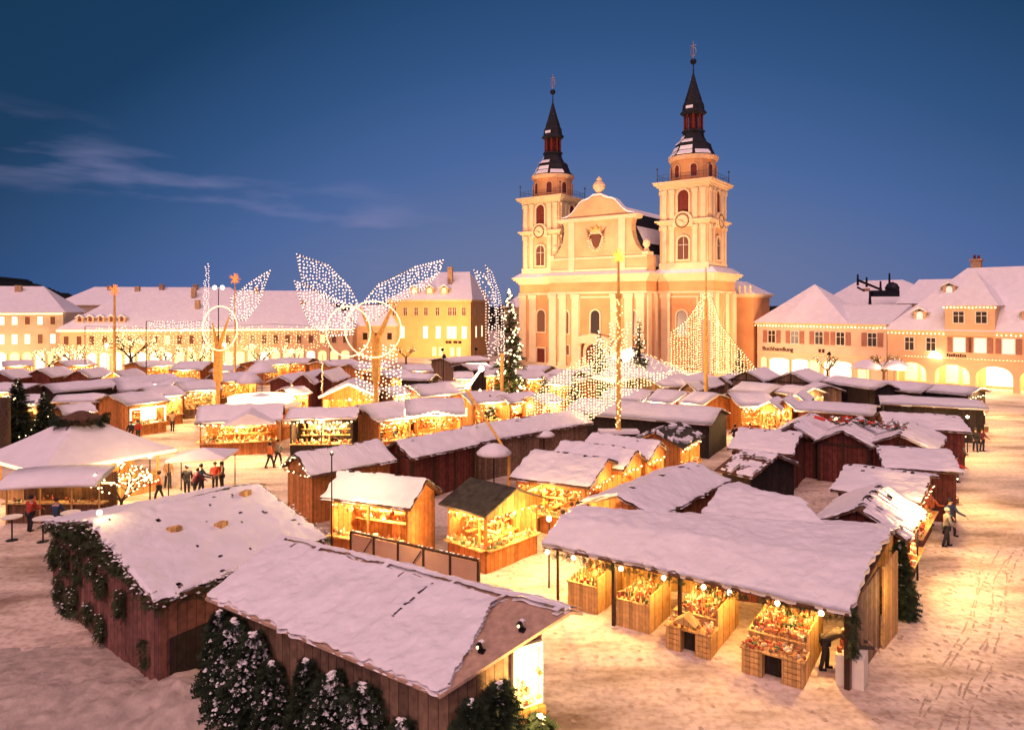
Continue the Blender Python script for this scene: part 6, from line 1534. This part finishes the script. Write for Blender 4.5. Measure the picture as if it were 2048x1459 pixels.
# red decorations lying on the roof behind the gables
t = thing('roof_ornament', 'two red tubes around a small lamp lying on the snowy roof behind the red gables', 'ornament', (21.65, 47.28) + (0,)); t.location.z = 3.35
m = MB(); m.tube((-1.2, .1, .25), (-.55, -.1, .05), .11, .11, 7); m.tube((.5, -.1, .05), (1.1, .1, .25), .11, .11, 7); m.build('tube', REDP, t)
m = MB(); m.ball((.2, -.1, .12), .12, 8, 5); m.build('lamp', BULBY, t)
t = thing('fir_heap', 'heap of fir twigs, red ribbon and snow lying on the roof between the red gables', 'ornament', (23.20, 45.68) + (0,)); t.location.z = 3.2
rnd.seed(8); m = MB(); s_ = MB(); r_ = MB()
for i in range(170):
    a = rnd.uniform(-1.6, 1.6); x = (a, -a * .9 + rnd.uniform(-.5, .5), rnd.uniform(0, .4)); sprig(m, x, (rnd.uniform(-1, 1), rnd.uniform(-1, 1), rnd.uniform(-.3, .8)), .4, .15, 5)
    if i % 3 == 0: clump(s_, x, rnd.uniform(.1, .2))
    if i % 9 == 0: r_.tube(x, (x[0] + rnd.uniform(-.5, .5), x[1] + rnd.uniform(-.5, .5), x[2] + .1), .07, .07, 5)
m.build('fir_twigs', NEEDLE2, t); s_.build('snow', CLUMP, t); r_.build('ribbon', REDP, t)

# ================================================================ people
SKIN = mat('skin', (.5, .28, .19), .6)
def cloth_m(n_, c): return mat(n_, c, .85, var=.15, vscale=9)
def skin_mesh(name, verts, edges, rad, m_, par, sub=2):
    me = bpy.data.meshes.new(name); me.from_pydata(verts, edges, []); o = bpy.data.objects.new(name, me); col.objects.link(o)
    md = o.modifiers.new('skin', 'SKIN'); 
    for i, v in enumerate(me.skin_vertices[0].data): v.radius = (rad[i], rad[i]) if not isinstance(rad[i], tuple) else rad[i]; v.use_root = (i == 0)
    sb = o.modifiers.new('sub', 'SUBSURF'); sb.levels = sub; sb.render_levels = sub
    dg = bpy.context.evaluated_depsgraph_get(); dg.update(); nm = bpy.data.meshes.new_from_object(o.evaluated_get(dg)); nm.materials.clear(); nm.materials.append(m_)
    nm.polygons.foreach_set('use_smooth', [True] * len(nm.polygons))
    o.modifiers.clear(); o.data = nm; bpy.data.meshes.remove(me); nm.name = name; o.parent = par; return o
def person(loc, rz, label, coat, trousers, hat=None, h=1.72, bend=0.0, stride=.12, arm=(.25, .25), seed=0, skirt=0):
    rnd.seed(seed); s_ = h / 1.72
    t = thing('person', label, 'person', loc, rz, 'visitors of the market'); t.scale = (s_, s_, s_)
    sb_, cb_ = math.sin(bend), math.cos(bend)
    # torso leans toward -y (facing) by bend about the hips
    def tp(x, y, z): y0 = y; dz = z - .93; return (x, y * cb_ - dz * sb_, .93 + dz * cb_ + y0 * sb_)
    hip = (0, 0, .95); sp = tp(0, 0, 1.15); ch = tp(0, -.01, 1.33); nk = tp(0, 0, 1.47); hd0 = tp(0, -.02, 1.56); hd1 = tp(0, -.02, 1.66)
    V = [hip, sp, ch, nk, hd0, hd1]; E_ = [(0, 1), (1, 2), (2, 3), (3, 4), (4, 5)]; Rr = [(.14, .11), (.13, .10), (.15, .11), .055, (.075, .09), (.07, .085)]
    arms = []
    for i, sg in enumerate((-1, 1)):
        sh = tp(sg * .185, 0, 1.40); fw = arm[i]
        el_ = (sh[0] + sg * .06, sh[1] - fw * .35, sh[2] - .28); wr = (el_[0] - sg * .03, el_[1] - .08 - fw * .6, el_[2] - .22 + fw * .25)
        hn = (wr[0], wr[1] - .03 - fw * .06, wr[2] - .06)
        b = len(V); V += [sh, el_, wr, hn]; E_ += [(2, b), (b, b + 1), (b + 1, b + 2), (b + 2, b + 3)]; Rr += [.06, .042, .028, .034]; arms.append((sh, el_, wr, hn))
        for k in range(4):
            b2 = len(V); dx = (k - 1.5) * .017; V += [(hn[0] + dx, hn[1] - .02, hn[2] - .035 - .004 * (k in (1, 2))), (hn[0] + dx, hn[1] - .035, hn[2] - .07 - .008 * (k in (1, 2)))]; E_ += [(b + 3, b2), (b2, b2 + 1)]; Rr += [.009, .008]
        b2 = len(V); V += [(hn[0] - sg * .035, hn[1] - .02, hn[2] + .0), (hn[0] - sg * .045, hn[1] - .04, hn[2] - .03)]; E_ += [(b + 3, b2), (b2, b2 + 1)]; Rr += [.01, .009]
    legs = []
    for i, sg in enumerate((-1, 1)):
        st = stride * (1 if i else -1); hp = (sg * .09, 0, .88); kn = (sg * .10, -st * .6 - .02, .49); an = (sg * .10, -st - .0 + .03, .09); to = (sg * .11, -st - .13, .035)
        b = len(V); V += [hp, kn, an, to]; E_ += [(0, b), (b, b + 1), (b + 1, b + 2), (b + 2, b + 3)]; Rr += [.085, .058, .042, .035]; legs.append((hp, kn, an, to))
    body = skin_mesh('body', V, E_, Rr, SKIN, t, 1)
    # nose, eyes, mouth
    m = MB(); fx, fy, fz = tp(0, -.105, 1.60); m.mat(SKIN); m.tube((fx, fy + .01, fz + .02), (fx, fy - .018, fz - .012), .01, .014, 6)
    m.mat(METAL); 
    for sg in (-1, 1): e_ = tp(sg * .03, -.1, 1.625); m.ball(e_, .009, 6, 4)
    m.mat(REDWD); q_ = tp(0, -.095, 1.56); m.cbox((q_[0], q_[1], q_[2]), .04, .012, .008); m.build('face', None, t)
    # coat: torso and sleeves
    V = [tp(0, .0, .80 if not skirt else .62), tp(0, 0, .98), tp(0, 0, 1.18), tp(0, 0, 1.36), tp(0, 0, 1.47)]; E_ = [(0, 1), (1, 2), (2, 3), (3, 4)]; Rr = [(.19, .16), (.175, .145), (.165, .135), (.19, .13), .075]
    for (sh, el_, wr, hn) in arms: b = len(V); V += [sh, el_, wr]; E_ += [(3, b), (b, b + 1), (b + 1, b + 2)]; Rr += [.082, .062, .048]
    skin_mesh('coat', V, E_, Rr, coat, t, 2)
    V = [(0, 0, .9)]; E_ = []; Rr = [(.15, .13)]
    for (hp, kn, an, to) in legs: b = len(V); V += [hp, kn, an]; E_ += [(0, b), (b, b + 1), (b + 1, b + 2)]; Rr += [.1, .075, .06]
    skin_mesh('trousers', V, E_, Rr, trousers, t, 2)
    m = MB()
    for (hp, kn, an, to) in legs: m.tube((an[0], an[1] + .05, .05), (to[0], to[1], .045), .055, .042, 8); m.tube((an[0], an[1], .03), (an[0], an[1], .16), .058, .06, 8)
    m.build('boots', METAL, t)
    m = MB(); c_ = tp(0, .005, 1.665); m.ball(c_, .108, 12, 8, 1.0)
    if hat: m.lathe((c_[0], c_[1], c_[2] - .01), [(.118, 0), (.12, .04), (.1, .1), (.03, .13)], 12)
    m.build('hat' if hat else 'hair', hat or cloth_m('hair_brown', (.05, .025, .012)), t, True)
    return t
CB = cloth_m('coat_black', (.02, .018, .02)); CR = cloth_m('coat_red', (.42, .05, .03)); CO = cloth_m('coat_orange', (.6, .16, .04)); CG = cloth_m('coat_grey', (.2, .19, .17)); CM = cloth_m('coat_maroon', (.12, .02, .03)); CBL = cloth_m('coat_blue', (.03, .05, .10)); CT = cloth_m('coat_tan', (.35, .22, .12)); TR = cloth_m('trousers_dark', (.03, .03, .035)); CW = cloth_m('cap_white', (.5, .42, .35)); 
PP = [((1951, 903), -20, 'person in a black coat, left one of the couple on the right lane', CB, TR, CB, 1.76, 0, .1), ((1964, 902), 10, 'person in a long dark coat, right one of the couple on the right lane', CM, TR, None, 1.66, 0, .05),
      ((1888, 1032), 70, 'person in a maroon coat looking at wares on the right lane', CM, TR, CB, 1.74, .1, .1), ((1862, 1050), 110, 'person in a bright orange coat at a stall on the right lane', CO, TR, None, 1.6, .1, .05), ((1893, 1092), 80, 'person in a grey coat standing on the right lane', CG, TR, CG, 1.72, .05, .15),
      ((374, 992), 200, 'person in a black coat, leftmost under the square canopy', CB, TR, CB, 1.76, .1, .05), ((389, 996), 150, 'person in a maroon coat bending under the square canopy', CM, TR, None, 1.7, .3, .1), ((402, 990), 100, 'person in a dark blue coat under the square canopy', CBL, TR, CB, 1.8, 0, .1),
      ((430, 982), 20, 'person in a bright red jacket beside the square canopy', CR, TR, None, 1.72, 0, .12), ((443, 980), -30, 'person in a tan coat right of the one in the red jacket', CT, TR, CB, 1.68, 0, .1), ((336, 975), 40, 'person in a tan coat with pale cap walking on the left square', CT, TR, CW, 1.7, 0, .2),
      ((112, 1068), 180, 'person in a dark coat at the bar behind the tables', CBL, TR, None, 1.75, .05, .05), ((1650, 1338), 75, 'person in a grey brown coat bending over the cloth draped table', cloth_m('coat_brown', (.07, .055, .04)), TR, None, 1.74, 1.0, .1),
      ((1123, 1095), 60, 'person in a red jacket at the long glass showcase', CR, TR, CB, 1.7, .1, .1), ((1142, 1078), 120, 'person in a tan coat further up at the glass showcase', CT, TR, None, 1.72, .05, .15), ((1160, 1062), 30, 'person in a black coat walking up the alley', CB, TR, CW, 1.74, 0, .2),
      ((600, 895), 180, 'person in an orange coat before the black beamed bright stall', CO, TR, None, 1.7, 0, .05), ((613, 896), 160, 'person in a black coat before the black beamed bright stall', CB, TR, CB, 1.76, 0, .08), ((762, 893), 180, 'person in a black coat before the wreath stall', CB, TR, None, 1.72, 0, .1), ((790, 890), 200, 'person in a dark blue coat before the wreath stall', CBL, TR, CB, 1.7, 0, .1),
      ((660, 903), 120, 'person in a tan coat right of the black beamed bright stall', CT, TR, CW, 1.72, 0, .1), ((1912, 965), 60, 'person in a red jacket far up the right lane', CR, TR, CB, 1.7, 0, .12), ((1470, 893), 200, 'person in a black coat before the brightest wide stall', CB, TR, CB, 1.7, 0, .1), ((1500, 890), 170, 'person in a maroon coat before the brightest wide stall', CM, TR, None, 1.7, 0, .1),
      ((318, 1002), 300, 'person in a bright orange coat crossing the left square', CO, TR, CB, 1.68, 0, .25), ((262, 885), 10, 'person in a dark coat before the mint green stall', CB, TR, None, 1.72, 0, .1), ((276, 882), 30, 'person in a red jacket right of the mint green stall', CR, TR, CB, 1.7, 0, .15),
      ((345, 862), 200, 'person in a tan coat before the white garland corner stall', CT, TR, CB, 1.7, 0, .1), ((395, 846), 160, 'person in a maroon coat before the stall with dark lower boards', CM, TR, CB, 1.7, 0, .1), ((540, 935), 90, 'person in an orange coat walking past the orange garland hut', CO, TR, CB, 1.68, 0, .25),
      ((556, 930), 60, 'person in a grey coat walking past the orange garland hut', CG, TR, None, 1.75, 0, .25), ((1168, 1110), 0, 'person in a tan coat in the middle of the bright alley', CT, TR, CB, 1.73, 0, .2), ((1180, 1065), 20, 'person in a dark blue coat further up the bright alley', CBL, TR, None, 1.7, 0, .2),
      ((1925, 935), 80, 'person in a grey coat beside the added lane lamp below the couple', CG, TR, CB, 1.7, 0, .1), ((1930, 872), 100, 'person in an orange coat at the long black hut lane side', CO, TR, CB, 1.7, 0, .1), ((1560, 880), 150, 'person in a tan coat by the three stepping gable stalls', CT, TR, CB, 1.7, 0, .15),
      ((940, 862), 180, 'person in a red jacket before the very bright low stall', CR, TR, CB, 1.7, 0, .1), ((1900, 1070), 20, 'person in a dark blue coat on the right lane behind the one in grey', CBL, TR, CB, 1.75, 0, .2), ((60, 1062), 170, 'person in a red jacket leaning on the left end of the bar', CR, TR, CB, 1.72, .1, .05)]
for i, ((px_, py_), rz_, lb, c_, tr_, ht_, h_, bd_, st_) in enumerate(PP):
    Yt = 1400 * 11 / (py_ - 614); person(((px_ - 1024) / 1400 * Yt, Yt, .0), R(rz_), lb, c_, tr_, ht_, h_, bd_, st_, (rnd.uniform(.1, .6), rnd.uniform(.1, .6)) if bd_ < .5 else (.9, .8), i)
